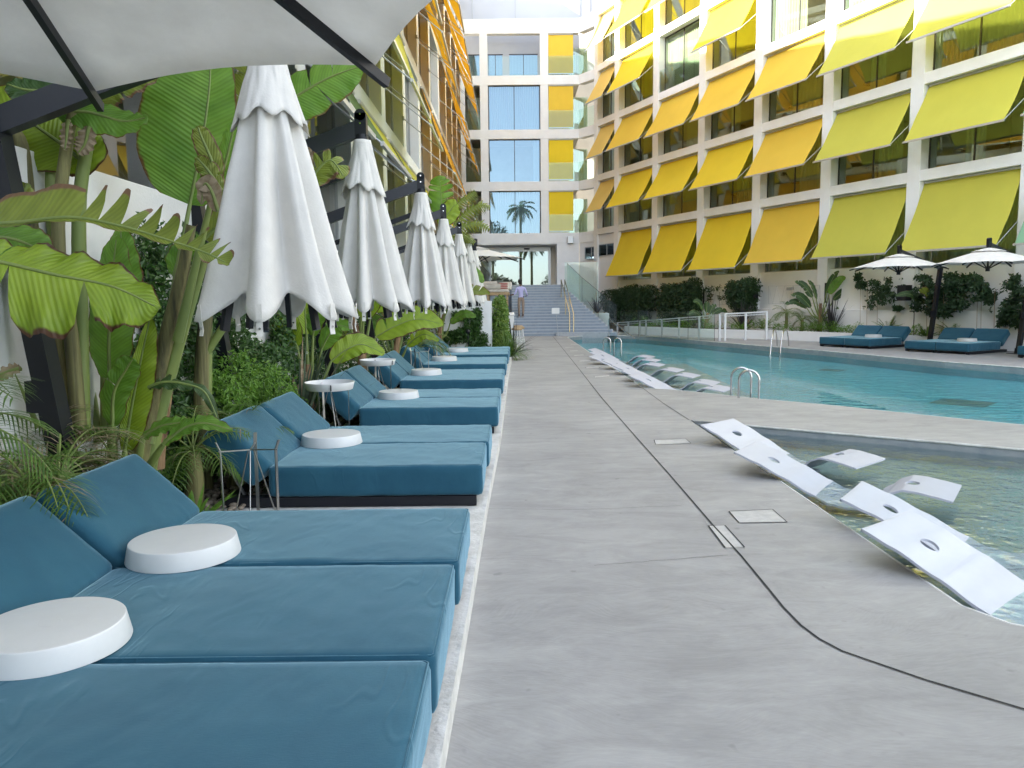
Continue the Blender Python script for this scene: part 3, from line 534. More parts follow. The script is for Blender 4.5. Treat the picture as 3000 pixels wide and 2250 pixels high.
for k in range(4):
    zb, zt = sill[k], sill[k + 1] - CB
    for c in range(3):
        a, b_ = xs[2 * c], xs[2 * c + 1]
        if k == 3:   # top floor is an open loggia with a set-back wall
            yy = CY + 1.9; wn = MB(); wn.box(a - .2, b_ + .2, yy, yy + .2, zb, zt + .5); lo = wn.build('loggia_wall', M['skygrey'], cw, og)
            for (u, v) in (((.0, .28), (.42, .97)) if c == 1 else ((.1, .95),)):
                wn = MB(); x0, x1 = a + (b_ - a) * u, a + (b_ - a) * v; pane(wn, (x0, yy - .02, zb), (x1, yy - .02, zb), (x1, yy - .02, zb + 1.75), (x0, yy - .02, zb + 1.75)); wo = wn.build('window', M['glass_blue'], cw, og)
                pleats((x0, yy - .012), (x1, yy - .012), zb, zb + 1.7, 9, .003, M['curtain_w'], wo, og)
                f = MB(); f.box(x0 - .03, x1 + .03, yy - .05, yy - .024, zb + 1.75, zb + 1.8); f.box((x0 + x1) / 2 - .02, (x0 + x1) / 2 + .02, yy - .045, yy - .022, zb, zb + 1.75); f.build('window_frame', M['dframe'], wo, og)
        elif c == 1:
            yy = CY + .16; wn = MB(); pane(wn, (a + .05, yy, zb), (b_ - .05, yy, zb), (b_ - .05, yy, zt), (a + .05, yy, zt)); wo = wn.build('window', M['glass_blue'], cw, og)
            f = MB(); xm = (a + b_) / 2; f.box(a, a + .06, yy - .02, yy + .03, zb, zt); f.box(b_ - .06, b_, yy - .02, yy + .03, zb, zt); f.box(a, b_, yy - .02, yy + .03, zt - .06, zt + .02); f.box(xm - .02, xm + .02, yy - .015, yy + .025, zb, zt); f.build('window_frame', M['dframe'], wo, og)
            if k != 1: pleats((a + .1, yy + .25), (b_ - .1, yy + .25), zb, zt, 26 if k else 20, .045, M['curtain_w'], wo, og, k)
            else: pleats((b_ - .45, yy + .25), (b_ - .1, yy + .25), zb, zt, 4, .045, M['curtain_w'], wo, og, k)
        elif c == 0:
            yy = CY + 1.5; wn = MB(); pane(wn, (a - .3, yy, zb), (b_, yy, zb), (b_, yy, zt), (a - .3, yy, zt)); wn.build('window', M['glass_win'], cw, og)
        if c == 2:   # yellow roller blind in the left half, glass behind it
            x1 = dx(1679) + .02
            bl = MB(); yy = CY + .10
            for i in range(9):
                for jz in range(7): bl.v.append(Vector((a + .03 + (x1 - a - .03) * i / 8, yy + .012 * sin(i * 2.1 + jz + k * 2), zb + .12 + (zt - zb - .16) * jz / 6)))
            for i in range(8):
                for jz in range(6): bl.f.append([i * 7 + jz, (i + 1) * 7 + jz, (i + 1) * 7 + jz + 1, i * 7 + jz + 1]); bl.m.append(0); bl.sm.append(True)
            bo = bl.build('roller_blind', A_AMB if k > 1 else A_YEL, cw, og)
            f = MB(); f.tube([(a + .03, yy, zt - .03), (x1, yy, zt - .03)], .05, 8); f.build('roller_tube', M['bar'], bo, og); f = MB(); f.box(a + .03, x1, yy - .01, yy + .02, zb + .09, zb + .13); f.build('hem_bar', M['bar'], bo, og)
            yy = CY + 1.7; wn = MB(); pane(wn, (x1 - .6, yy, zb), (4.9, yy, zb), (4.9, yy, zt - .3), (x1 - .6, yy, zt - .3)); wo = wn.build('window', M['glass_win'], cw, og)
            pleats((x1 - .2, yy + .2), (4.9, yy + .2), zb, zt - .3, 12, .04, M['curtain_g'], wo, og, k)
        gb = MB()
        if c != 1 or k == 3:
            pane(gb, (a, CY + .03, zb), (b_, CY + .03, zb), (b_, CY + .03, zb + 1.12), (a, CY + .03, zb + 1.12)); gb.build('glass_balustrade', M['glass_clear'], cw, og)
# chamfer between the central and the right wing
P0 = (5.2, 46.45)
cf = MB()
for k, z in enumerate(sill):
    a, b_ = Vector((4.2, CY, 0)), Vector((*P0, 0)); d = (b_ - a); nn = Vector((d.y, -d.x, 0)).normalized() * -.4
    h = CB if k else .62
    cf = MB(); cf.obox(a + Vector((0, 0, z - h)), d, -nn if nn.y < 0 else nn, (0, 0, h + (.3 if k == 4 else 0))); cf.build('chamfer_beam', M['stucco'], cw, og, bevel=.01)
    if 0 < k < 4 or k == 0:
        gb = MB(); pane(gb, (4.2, CY + .02, z), (P0[0], P0[1] + .02, z), (P0[0], P0[1] + .02, z + 1.12), (4.2, CY + .02, z + 1.12)); gb.build('glass_balustrade', M['glass_clear'], cw, og)
# ground part of chamfer with two little windows comes with the wall
gw = MB(); a, b_ = Vector((4.2, CY, LZ * 0)), Vector((*P0, 0)); d = b_ - a; nn = Vector((d.y, -d.x, 0)).normalized(); nn = nn if nn.y > 0 else -nn
gw.obox(a + Vector((0, 0, 0)) + nn * .06, d, nn * .3, (0, 0, 5.08)); gw.build('chamfer_wall', M['stucco2'], cw, og)
def small_window(c0, c1, z0, z1, n, parent, og):
    c0, c1, n = Vector(c0), Vector(c1), Vector(n).normalized(); w_ = MB()
    w_.add([c0 + n * .012 + Vector((0, 0, z0)), c1 + n * .012 + Vector((0, 0, z0)), c1 + n * .012 + Vector((0, 0, z1)), c0 + n * .012 + Vector((0, 0, z1))], [(0, 1, 2, 3)])
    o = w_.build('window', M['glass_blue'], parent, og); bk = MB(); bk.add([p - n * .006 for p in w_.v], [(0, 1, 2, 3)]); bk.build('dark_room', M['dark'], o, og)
    f = MB(); u = c1 - c0
    for t in (0, .55, 1): q = c0 + u * t + n * .02; f.beam(q + Vector((0, 0, z0)), q + Vector((0, 0, z1)), .05, .03, up=u)
    for z in (z0, z1): f.beam(c0 + n * .02 + Vector((0, 0, z)), c1 + n * .02 + Vector((0, 0, z)), .03, .04)
    f.build('window_frame', M['metal'], o, og); return o
small_window(a + d * .35 + Vector((0, 0, 0)), a + d * .97, 4.05, 4.75, -nn, cw, og)
# upper grey set-back storey
us = MB(); us.box(XL, 12, CY + 1.6, CY + 1.8, 18.3, 26); uo = us.build('upper_cladding', M['skygrey'], cw, og)
for x in (dx(1510, 20), dx(1705, 20), dx(1735, 20), dx(1380, 20)): f = MB(); f.box(x - .03, x + .03, CY + 1.55, CY + 1.597, 18.3, 26); f.build('cladding_joint', M['metal'], uo, og)
b = MB(); b.box(XL, 13, CY + 8.3, CY + 8.6, 0, 26); b.build('rear_wall', M['interior'], cw, og)
# ================================================================ RIGHT WING
T = Vector((.387, -.922, 0)).normalized(); NRM = Vector((-.922, -.387, 0)).normalized()
O = Vector((P0[0], P0[1], 0))
def W(s, o=0., z=0.): return O + T * s + NRM * o + Vector((0, 0, z))
sY = lambda y: (P0[1] - y) / .922
PC = [0.12] + [sY(44.2 - 3.56 * i) for i in range(0, 13)]
rw = empty('hotel_wing', (12, 28, 0), 0, 'right hotel wing with a white grid facade and rows of yellow, lime and mint awnings', 'building'); og = (12, 28, 0)
fb = MB(); SE = PC[-1]
for i, s in enumerate(PC): fb.obox(W(s - .09, -.42, -.4), T * (.41 if i == 0 else .50), NRM * .702, (0, 0, 21.6))
for k in range(6): fb.obox(W(-.05, -.42, FLR[k]), T * (SE + .05), NRM * .69, (0, 0, BH))
fb.build('facade_frame', M['stucco'], rw, og, bevel=.01)
bw = MB(); bw.obox(W(-.05, -.5, -.4), T * (SE + .05), NRM * .66, (0, 0, .4 + 2.68)); bw.obox(W(9, -.2, -.4), T * (SE - 9), NRM * .58, (0, 0, 1.57))
bw.obox(W(.33, -.42, 2.67), T * (PC[1] - .43), NRM * .58, (0, 0, 2.72)); bw.build('base_wall', M['stucco2'], rw, og, bevel=.01)
rm = MB()
for k in range(6): rm.obox(W(0, -4.5, FLR[k] + .01), T * SE, NRM * 4.05, (0, 0, BH - .02))
rm.obox(W(0, -4.6, 0), T * SE, NRM * .1, (0, 0, 21))
for s in PC: rm.obox(W(s - .08, -4.5, 2.7), T * .16, NRM * 4.06, (0, 0, 18))
rm.build('room_walls', M['interior'], rw, og)
er = MB(); er.obox(W(SE, -4.6, -.4), T * .3, NRM * 4.6, (0, 0, 21.6)); er.build('end_wall', M['stucco'], rw, og)
rr = random.Random(3)
for k in range(6):
    zb = 2.68 if k == 0 else FLR[k - 1] + BH; zt = FLR[k] if k < 5 else FLR[4] + BH + 2.6
    for i in range(len(PC) - 1):
        if k == 5: continue
        if PC[i] > 36: continue
        s0, s1 = PC[i] + (.32 if i == 0 else .41), PC[i + 1] - .09
        if i == 0 and k == 0: continue
        o_ = -.10; wn = MB(); pane(wn, W(s0, o_, zb), W(s1, o_, zb), W(s1, o_, zt), W(s0, o_, zt)); wo = wn.build('window', M['glass_win'], rw, og)
        f = MB(); e = Vector((0, 0, 1)); sm = s0 + (s1 - s0) * (.48 if k else .55)
        for s in (s0 + .02, sm, s1 - .02) + ((s0 + .28,) if k == 0 else ()): f.beam(W(s, o_, zb), W(s, o_, zt), .035, .05, up=T)
        f.beam(W(s0, o_, zb + .02), W(s1, o_, zb + .02), .05, .035); f.beam(W(s0, o_, zt - .03), W(s1, o_, zt - .03), .05, .05)
        f.build('window_frame', M['metal' if k == 0 else 'dframe'], wo, og)
        a = rr.choice((0, 0, .35, .5)); b_ = rr.choice((.55, .8, 1, 1)); 
        if k == 0: a, b_ = 0, 1
        if (k == 3 and i == 3): a, b_ = .85, 1
        q0, q1 = W(s0 + (s1 - s0) * a, -.27), W(s0 + (s1 - s0) * b_, -.27)
        pleats((q0.x, q0.y), (q1.x, q1.y), zb + .02, zt - .05, max(4, int(22 * (b_ - a))), .05, M['curtain_g'], wo, og, k * 20 + i)
        if k in (1, 2, 3) and a > 0 and i < 8:   # a round table in the gap between curtains
            c_ = W(s0 + (s1 - s0) * a * .5, -1.1); t_ = MB(); t_.lathe([(.0, zb + .62), (.38, zb + .62), (.38, zb + .65), (0, zb + .65)], (c_.x, c_.y, 0), 20); t_.tube([(c_.x, c_.y, zb), (c_.x, c_.y, zb + .62)], .03, 6); t_.build('table', M['brass'], wo, og)
sc_ = lambda i: A_PALE if i == 0 else (A_YEL if i < 4 else (A_AMB if i == 4 else (A_LIM if i < 7 else A_MINT)))
have = {0: [1, 2, 3, 4, 5, 6, 7, 8], 1: [0, 1, 2, 3, 4, 5, 6, 7, 8], 2: [0, 1, 2, 3, 4, 5, 6, 7], 3: [0, 1, 3, 6, 7], 4: [0, 1, 2, 3]}
for k, li in have.items():
    for i in li:
        s0, s1 = PC[i] + (.34 if i == 0 else .43), PC[i + 1] - .11
        fm = sc_(i)
        if k >= 2 and fm in (A_YEL,): fm = A_AMB
        if k >= 3 and i in (1, 3): fm = A_YEL
        d = {0: 2.32, 1: 1.88, 2: 1.9, 3: 1.95, 4: 2.0}[k]
        if k == 0 and i < 4: d = 2.5
        make_awning(rw, og, W(s0, 0, FLR[k] - .01), W(s1, 0, FLR[k] - .01), NRM, 1.08, d, fm)
small_window(W(.42, .16), W(PC[1] - .22, .16), 4.15, 4.80, NRM, rw, og)
gb = MB(); s0, s1 = PC[2] + .41, PC[3] - .09; pane(gb, W(s0, .2, FLR[2] + BH), W(s1, .2, FLR[2] + BH), W(s1, .2, FLR[2] + BH + 1.1), W(s0, .2, FLR[2] + BH + 1.1)); gb.build('glass_balustrade', M['glass_clear'], rw, og)
# rear massing so that the sky does not show through the blocks
b = MB(); b.obox(W(-1, -5.2, 0), T * (SE + 1), NRM * .3, (0, 0, 21)); b.build('rear_wall', M['interior'], rw, og)
# ================================================================ FURNITURE
def cx(y):   # x of the kerb line at depth y
    for (a, b), (c, d) in zip(CURB, CURB[1:]):
        if b <= y <= d: return a + (c - a) * (y - b) / (d - b)
    return CURB[0][0]
BT = .43
def make_daybed(seed, name='daybed'):
    r = empty(name, (0, 0, 0), 0, 'blue daybed', 'daybed')
    f = MB(); f.box(-1.93, -.05, .02, .10, .045, .078); f.box(-1.93, -.05, .84, .92, .045, .078); f.box(-.10, -.051, .10, .84, .045, .0775); f.box(-1.93, -1.88, .10, .84, .045, .0775); f.box(-1.40, -.12, .103, .838, .05, .07)
    f.box(-1.93, -.05, .0, .019, 0.008, .078); f.box(-1.93, -.05, .921, .94, 0.008, .078)
    f.build('frame', M['black'], r)
    for x in (-.12, -1.92):
        for y in (.022, .85): l = MB(); l.box(x, x + .07, y, y + .07, 0, .0445); l.build('leg', M['black'], r)
    s = rbox(1.60, .945, .232, .030, 44, 26, 7, .006, seed); s.v = [p + Vector((-.80, .47, .079)) for p in s.v]; s.build('mattress', M['fabric'], r)
    pp = MB(); zt__ = .079 + .232 - .010; pp.tube([(-1.585, .012, zt__), (-.02, .012, zt__), (-.010, .02, zt__), (-.010, .92, zt__), (-.02, .928, zt__), (-1.585, .928, zt__)], .0045, 6); pp.build('piping', M['fabric'], r)
    b = rbox(.535, .94, .235, .05, 16, 26, 7, .005, seed + 3.3)
    R = Matrix.Rotation(rad(43), 4, 'Y')
    # hinge line at the top rear edge of the mattress
    q = [R @ (p + Vector((-.2675, 0, -.235))) + Vector((-1.565, .47, .315)) for p in b.v]; b.v = q; b.build('backrest', M['fabric'], r)
    for y in (.16, .78): k = MB(); k.beam((-1.83, y, .06), (-1.98, y, .36), .012, .035, up=(0, 1, 0)); k.build('ratchet', M['metal'], r)
    return r
protos = [make_daybed(i * 1.7 + .4) for i in range(7)]
used = set()
def put_daybed(k, loc, rz, label, group):
    p = protos[k]
    first = k not in used; used.add(k)
    return place(p, first, loc, rz, label, group)
rows = [1.58, 2.54, 3.505, 5.60, 6.55, 8.71, 9.65, 11.76, 12.67, 14.66, 15.55, 17.26, 18.21, 19.17]
labs = ['nearest blue daybed in the left row, cut off by the bottom of the photo', 'second nearest blue daybed of the left row, between the two nearest white trays', 'third nearest blue daybed of the left row, grass blades lying over its backrest corner',
        'blue daybed behind the bare wire stand, large white tray over its far edge', '',
        'blue daybed whose backrest stands behind the nearest white tray on a rod stand', 'blue daybed sharing the fourth tray, far half of the third pair of the left row',
        'blue daybed, near half of the fourth pair of the left row', 'blue daybed far half of the fourth pair of the left row', 'blue daybed near half of the fifth pair, thin bare stand behind it',
        'blue daybed far half of the fifth pair, its top caught by light', 'blue daybed third from the white garden wall in the left row', 'blue daybed second from the white garden wall in the left row', 'blue daybed right against the white garden wall, last of the left row']
labs[4] = 'blue daybed, far half of the second pair, just before the nearer raised tray'
for i, y in enumerate(rows):
    put_daybed(i % 7, (cx(y + .45) - .03, y, KZ), 0, labs[i], 'blue daybeds in the left row')
ang = math.atan2(-.488, -.873); by = Vector((.488, -.873, 0))
labR = ['left half of the far blue daybed pair across the pool', 'right half of the far blue daybed pair across the pool', 'left half of the blue daybed pair under the second right umbrella', 'right half of the blue daybed pair under the second right umbrella', 'blue daybed cut off by the right edge of the photo']
for k, (bx, byy) in enumerate(((10.25, 25.6), None, (11.75, 22.95), None, (14.0, 20.6))) if False else enumerate([(10.25, 25.6), (10.25 + .488 * .96, 25.6 - .873 * .96), (11.72, 22.9), (11.72 + .488 * .96, 22.9 - .873 * .96), (13.25, 20.1)]):
    put_daybed((k + 1) % 4, (bx, byy, .004), ang, labR[k], 'blue daybeds across the pool')
# trays
def make_tray(up):
    r = empty('tray', (0, 0, 0), 0, 'white tray', 'tray'); m = MB()
    if not up: m.lathe([(.0, .086), (.06, .0862), (.238, .086), (.2425, .0855), (.2445, .0835), (.2452, .0805), (.2615, .004), (.2605, .0008), (.258, 0), (.252, 0), (.235, .07), (0, .072)], n=64)
    else: m.lathe([(0, 0), (.236, 0), (.242, .003), (.262, .076), (.260, .082), (.254, .08), (.236, .014), (0, .012)], n=64)
    m.build('tray_shell', M['tray'], r)
    h = MB(); h.beam((.02 if up else -.01, -.2595, .01), (.02 if up else -.01, -.2660 if up else -.2470, .07), .012, .006, up=(0, 1, 0)) if up else h.lathe([(.03, .0865), (.034, .0872), (.038, .0865)], n=24)
    h.build('drain_mark', M['joint'] if up else M['tray'], r)
    return r
tp = make_tray(False); s_ = 1.35624
tl = [((-1.66, 2.64), 'largest white upturned tray, cut off by the left edge of the photo'), ((-1.60, 3.62), 'second largest white upturned tray, on the nearest blue daybeds'), (None, 'white upturned tray lying on the daybeds behind the bare wire stand'),
      (None, 'white upturned tray on the third daybed pair, just past the near rod table'), (None, 'white upturned tray on the fourth daybed pair of the left row'), (None, 'small white upturned tray in front of the farthest wire stand'), (None, 'smallest white upturned tray, nearest to the garden wall')]
pxs = {2: (717, 967), 3: (861, 860), 4: (921, 812), 5: (960, 782), 6: (988, 758)}
seam = {2: 6.55, 3: 9.65, 4: 12.67, 5: 15.55, 6: 18.21}
for i, (p, lb_) in enumerate(tl):
    if p is None: g_ = G(pxs[i][0] * s_, pxs[i][1] * s_, BT); p = (g_.x * (seam[i] + .0) / g_.y, seam[i] + .0)
    place(tp, i == 0, (p[0], p[1], BT + .002), rad(20 * i), lb_, 'white trays on the daybeds')
place(tp, False, (19.2 * 0 + 11.75, 24.95, .318), 1, 'white upturned tray on the far daybed pair across the pool', 'white trays on the daybeds')
place(tp, False, (13.2, 22.25, .318), 2, 'white upturned tray on the daybeds under the second right umbrella', 'white trays on the daybeds')
# rod stands
def make_stand():
    r = empty('tray_stand', (0, 0, 0), 0, 'bare rod stand', 'stand'); R_ = .205
    for k in range(3):
        a = rad(100 + 120 * k); o = Vector((cos(a), sin(a), 0)); m = MB(); t = Vector((-sin(a), cos(a), 0))
        m.beam(o * .19, o * (R_ - .01) + Vector((0, 0, .60)), .022, .006, up=o); m.beam(o * (R_ - .01) + Vector((0, 0, .60)), o * (R_ + .015) + Vector((0, 0, .66)), .022, .006, up=o); m.build('leg', M['rod'], r)
    m = MB()
    for k in range(3):
        a = rad(100 + 120 * k); o = Vector((cos(a), sin(a), 0)); m.beam((0, 0, .585), o * R_ + Vector((0, 0, .598)), .010, .007)
    m.build('top_bracket', M['rod'], r)
    for k in range(3):
        a = rad(160 + 120 * k); o = Vector((cos(a), sin(a), 0)); b = MB(); b.tube([Vector((0, 0, .58)) + o * .02, o * .19], .0045, 6); b.build('brace', M['rod'], r)
    return r
sp = make_stand()
for i, (x, y, lb_) in enumerate([(-1.69, 4.88, 'bare wire stand without a tray, beside the second daybed pair, nearest the camera'), (-1.94, 8.12, 'rod stand carrying the nearer raised white tray'), (-1.96, 11.2, 'rod stand carrying the farther raised white tray'),
                                 (-1.72, 14.1, 'bare wire stand behind the fourth tray, small in the left row'), (-1.58, 16.85, 'bare wire stand farthest from the camera')]):
    place(sp, i == 0, (x, y, KZ), rad((0, 25, 10, 40, 15)[i]), lb_, 'rod stands between the daybeds')
up_ = make_tray(True)
place(up_, True, (-1.94, 8.12, KZ + .60), .2, 'raised white tray with rim up on a rod stand, the nearer one', 'raised white trays')
place(up_, False, (-1.96, 11.2, KZ + .60), 1.0, 'raised white tray with rim up on a rod stand, the farther one', 'raised white trays')
# ================================================================ UMBRELLAS
def post_and_arms(r, px, hz, second=True, flip=1, aw=1):
    """leaning post at local x=px, arms up to the hub at local (0,0,hz)"""
    top = Vector((px - .36 * flip, 0, hz - .52)); base = Vector((px, 0, 0))
    m = MB(); m.beam(base, top, .11, .115, up=(0, 1, 0)); p = m.build('post', M['black'], r)
    m = MB(); m.beam(base, base + (top - base) * .06, .14, .14, up=(0, 1, 0)); m.box(px - .2, px + .2, -.2, .2, -.02, .012); m.build('base_sleeve', M['black'], p)
    m = MB(); q = base + (top - base) * .42; m.box(q.x - .12, q.x - .05, -.04, .04, q.z - .09, q.z + .09); m.build('crank_box', M['black'], p)
    m = MB(); m.beam(top + Vector((-.05 * flip, 0, -.10)), (0, 0, hz - .06), .085 * aw, .135 * aw, up=(0, 0, 1)); m.build('arm', M['postgrey'], r)
    if second: m = MB(); m.beam(top + Vector((.07 * flip, 0, -.40)), (-.05, 0, hz - .42), .05, .06); m.build('brace_arm', M['black'], r)
    m = MB(); m.box(-.05, .05, -.045, .045, hz - .14, hz + .06); m.tube([(0, -.045, hz + .045), (0, .045, hz + .045)], .05, 14); m.tube([(0, 0, hz - .19), (0, 0, hz - .12)], .06, 16)
    for z in (hz + .05, hz - .03): m.tube([(0, -.05, z), (0, -.046, z)], .008, 6, 1)
    m.build('hub', [M['black'], M['steel']], r)
def make_closed(wide, seed, hz=3.22, Hc=1.50):
    r = empty('umbrella', (0, 0, 0), 0, 'closed umbrella', 'umbrella'); rn = random.Random(seed)
    post_and_arms(r, -1.15, hz, second=(seed != 1))
    N, n = 8, 8 * 16; z0 = hz - .17; ph = [rn.uniform(-.13, .13) for _ in range(N)]; am = [rn.uniform(.75, 1.2) for _ in range(N)]; wd = [rn.uniform(.9, 1.12) for _ in range(N)]
    def surf(th, t, top):      # radius and drop of the folded cloth at angle th, 0..1 down
        u = th / (2 * pi) * N; k = int(u) % N; f = u - int(u)
        wob = ph[k] * (1 - f) + ph[(k + 1) % N] * f; wk = wd[k] * (1 - f) + wd[(k + 1) % N] * f
        c = cos(2 * pi * (f + wob * t * sin(pi * f) * 1.2))     # +1 at the rib, -1 in the pleat
        c = math.copysign(abs(c) ** .7, c) * .8 + .14 * sin(u * 2 * pi * 2 + k * 1.7 + ph[k] * 9) * (1 - .6 * t)
        rad_ = (.060 + (.225 * t ** .98 + .03 * t ** 4) * wide)
        amp = .34 * min(1, t * 2.0) * am[k]
        rr_ = rad_ * wk * (1 + amp * c - amp * .25 + .035 * sin(5 * u + 3 * t))
        return rr_, c, k
    m = MB(); NZ = 30
    for j in range(NZ + 1):
        t = j / NZ
        for i in range(n):
            th = 2 * pi * i / n; u_ = th / (2 * pi) * N; R_, c, k = surf(th, t, False); zz = z0 - Hc * t
            if t > .75: e = (t - .75) / .25; zz += (.11 * (1 - cos(2 * pi * u_)) / 2 * wide) * e ** 1.5
            m.v.append(Vector((R_ * cos(th + .12 * t), R_ * sin(th + .12 * t), zz)))
    for j in range(NZ):
        for i in range(n): m.f.append([j * n + i, j * n + (i + 1) % n, (j + 1) * n + (i + 1) % n, (j + 1) * n + i]); m.m.append(0); m.sm.append(True)
    cn = m.build('canopy', M['canvas'], r, solid=.003)
    m = MB(); NZ = 14; hc = .42
    for j in range(NZ + 1):
        t = j / NZ
        for i in range(n):
            th = 2 * pi * i / n; R_, c, k = surf(th, t * hc / Hc, True); u = th / (2 * pi) * N + .5; c2 = cos(2 * pi * u + ph[k] * 3)
            RR = .058 + .115 * t ** 1.25 * (1 + .22 * (wide - 1)) + .012 * t; RR *= 1 + .16 * t * c2 * am[k] + .10 * t * c + .05 * sin(3 * th + seed) * t; RR = max(RR, R_ + .012)
            zz = z0 + .004 - hc * t - (.05 * (1 + c2) / 2 + .03 * sin(2 * th + seed)) * max(0, t - .6) / .4
            m.v.append(Vector((RR * cos(th), RR * sin(th), zz)))
    for j in range(NZ):
        for i in range(n): m.f.append([j * n + i, j * n + (i + 1) % n, (j + 1) * n + (i + 1) % n, (j + 1) * n + i]); m.m.append(0); m.sm.append(True)
    m.build('vent_cap', M['canvas'], r, solid=.003)
    for k in range(N):
        th = 2 * pi * k / N; R_, c, _ = surf(th + 1e-4, 1, False); d = Vector((cos(th + .12), sin(th + .12), 0)); zb = z0 - Hc
        b = MB(); b.beam(d * (R_ * .55 - .02) + Vector((0, 0, zb + .35)), d * (R_ * .74 - .02) + Vector((0, 0, zb - .05)), .028, .038, up=d); rb = b.build('rib', M['black'], r)
        t_ = Vector((-d.y, d.x, 0)); b = MB(); o = d * (R_ - .012) + Vector((0, 0, zb + .09))
        pts = [o, o + Vector((0, 0, -.07)) - d * .002, o + Vector((0, 0, -.13)) - d * .010, o + Vector((0, 0, -.16)) - d * .004]
        for a, c_ in zip(pts, pts[1:]): b.beam(a + d * .006, c_ + d * .006, .030, .004, up=d, mi=0)
        b.tube([pts[2] + d * .004 + Vector((0, 0, .01)), pts[2] + d * .016 + Vector((0, 0, .01))], .006, 8, 1); b.build('strap', [M['canvas'], M['steel']], rb)
    return r
U = [(4.3, 1.34, 1, 'largest closed white umbrella, cut off at the top by the open canopy'), (6.95, 1.03, 2, 'second closed white umbrella from the camera, its black hub against the green awning'), (10.3, 1.0, 3, 'third closed white umbrella from the camera, with one flared cap fold'),
     (13.6, .98, 4, 'fourth closed white umbrella from the camera'), (16.7, 1.0, 5, 'fifth closed white umbrella from the camera'), (19.6, .98, 4, 'sixth closed white umbrella, mostly hidden by the fifth'), (22.3, .95, 5, 'last closed white umbrella, beside the open one on the terrace')]
pr = {}
for y, wd_, sd, lb_ in U:
    c_ = D({4.3: 797, 6.95: 1062, 10.3: 1232, 13.6: 1296, 16.7: 1342, 19.6: 1368, 22.3: 1387}[y], 500, y)
    if sd in pr: place(pr[sd], False, (c_.x, y, 0.0), 0, lb_, 'closed white umbrellas over the daybeds')
    else: pr[sd] = make_closed(wd_, sd); place(pr[sd], True, (c_.x, y, 0), rad((sd - 2) * 4 if sd > 1 else 0), lb_, 'closed white umbrellas over the daybeds')
def make_open(R_, ze, hz, rot, seed=0, post=None, canvas='canvas_u', rise=None):
    r = empty('umbrella', (0, 0, 0), 0, 'open umbrella', 'umbrella'); N = 8; ns, nr = 10, 12; za = hz - .2
    m = MB(); tot = N * ns
    def P(i, t, off=0):
        u = (i % tot) / ns; k = int(u); f = u - k; a0 = rot + 2 * pi * k / N; a1 = a0 + 2 * pi / N
        p = Vector((cos(a0), sin(a0), 0)) * (1 - f) + Vector((cos(a1), sin(a1), 0)) * f
        pull = 1 - .03 * sin(pi * f) * t                     # edges bow inwards between the ribs
        z = za - (za - ze) * t ** 1.12 + .035 * sin(pi * f) * t * (1 - .2 * t) * (1 if t < 1 else 1) + off
        return Vector((p.x * R_ * t * pull, p.y * R_ * t * pull, z))
    for j in range(nr + 1):
        for i in range(tot): m.v.append(P(i, .03 + .97 * j / nr))
    for j in range(nr):
        for i in range(tot): m.f.append([j * tot + i, (j + 1) * tot + i, (j + 1) * tot + (i + 1) % tot, j * tot + (i + 1) % tot]); m.m.append(0); m.sm.append(True)
    m.build('canopy', M[canvas], r, solid=.004)
    m = MB()
    for j in range(6):
        for i in range(tot): q = P(i, .02 + .30 * j / 5, .035); m.v.append(q)
    for j in range(5):
        for i in range(tot): m.f.append([j * tot + i, (j + 1) * tot + i, (j + 1) * tot + (i + 1) % tot, j * tot + (i + 1) % tot]); m.m.append(0); m.sm.append(True)
    m.build('vent_cap', M['canvas'], r, solid=.004)
    for k in range(N):
        a = rot + 2 * pi * k / N; d = Vector((cos(a), sin(a), 0)); pts = [Vector((d.x * R_ * t, d.y * R_ * t, za - (za - ze) * t ** 1.12 - .03)) for t in (.04, .35, .7, 1.035)]
        b = MB()
        for p, q in zip(pts, pts[1:]): b.beam(p, q, .024, .036)
        rb = b.build('rib', M['black'], r); b = MB(); b.beam(Vector((d.x * .04, d.y * .04, za - .52)), pts[1] + (pts[2] - pts[1]) * .25 - Vector((0, 0, .02)), .018, .026); b.build('strut', M['black'], rb)
    m = MB(); m.tube([(0, 0, za - .56), (0, 0, za + .06)], .025, 12); m.tube([(0, 0, za - .60), (0, 0, za - .47)], .055, 14); m.build('mast', M['black'], r)
    if post is not None: post_and_arms(r, post, hz, second=False, flip=-1 if post > 0 else 1, aw=.6 if post > 0 else 1)
    return r
o = make_open(1.56, 2.48, 3.2, rad(8), 0, -1.15); o.location = (-1.41, 1.58, 0); o['label'] = 'open offwhite umbrella seen from below, over the nearest daybeds'
o['group'] = 'open umbrellas'
ro = make_open(1.36, 2.48, 3.08, rad(12), 1, 1.45, 'canvas'); ro.location = (11.75, 23.5, 0); ro.rotation_euler = (0, 0, rad(23)); ro['label'] = 'open white umbrella over the far daybed pair across the pool'; ro['group'] = 'open umbrellas'
for (x, y, lb_) in ((12.85, 20.9, 'open white umbrella over the second daybed pair across the pool'), (14.1, 18.9, 'open white umbrella cut off by the right edge of the photo')):
    place(ro, False, (x, y, 0), rad(23), lb_, 'open umbrellas')
c_ = D(1393, 735, 26.5); place(ro, False, (c_.x, 26.5, .55), rad(200), 'open white umbrella on the raised terrace in front of the lobby doors', 'open umbrellas').scale = (1.22, 1.22, 1.0)
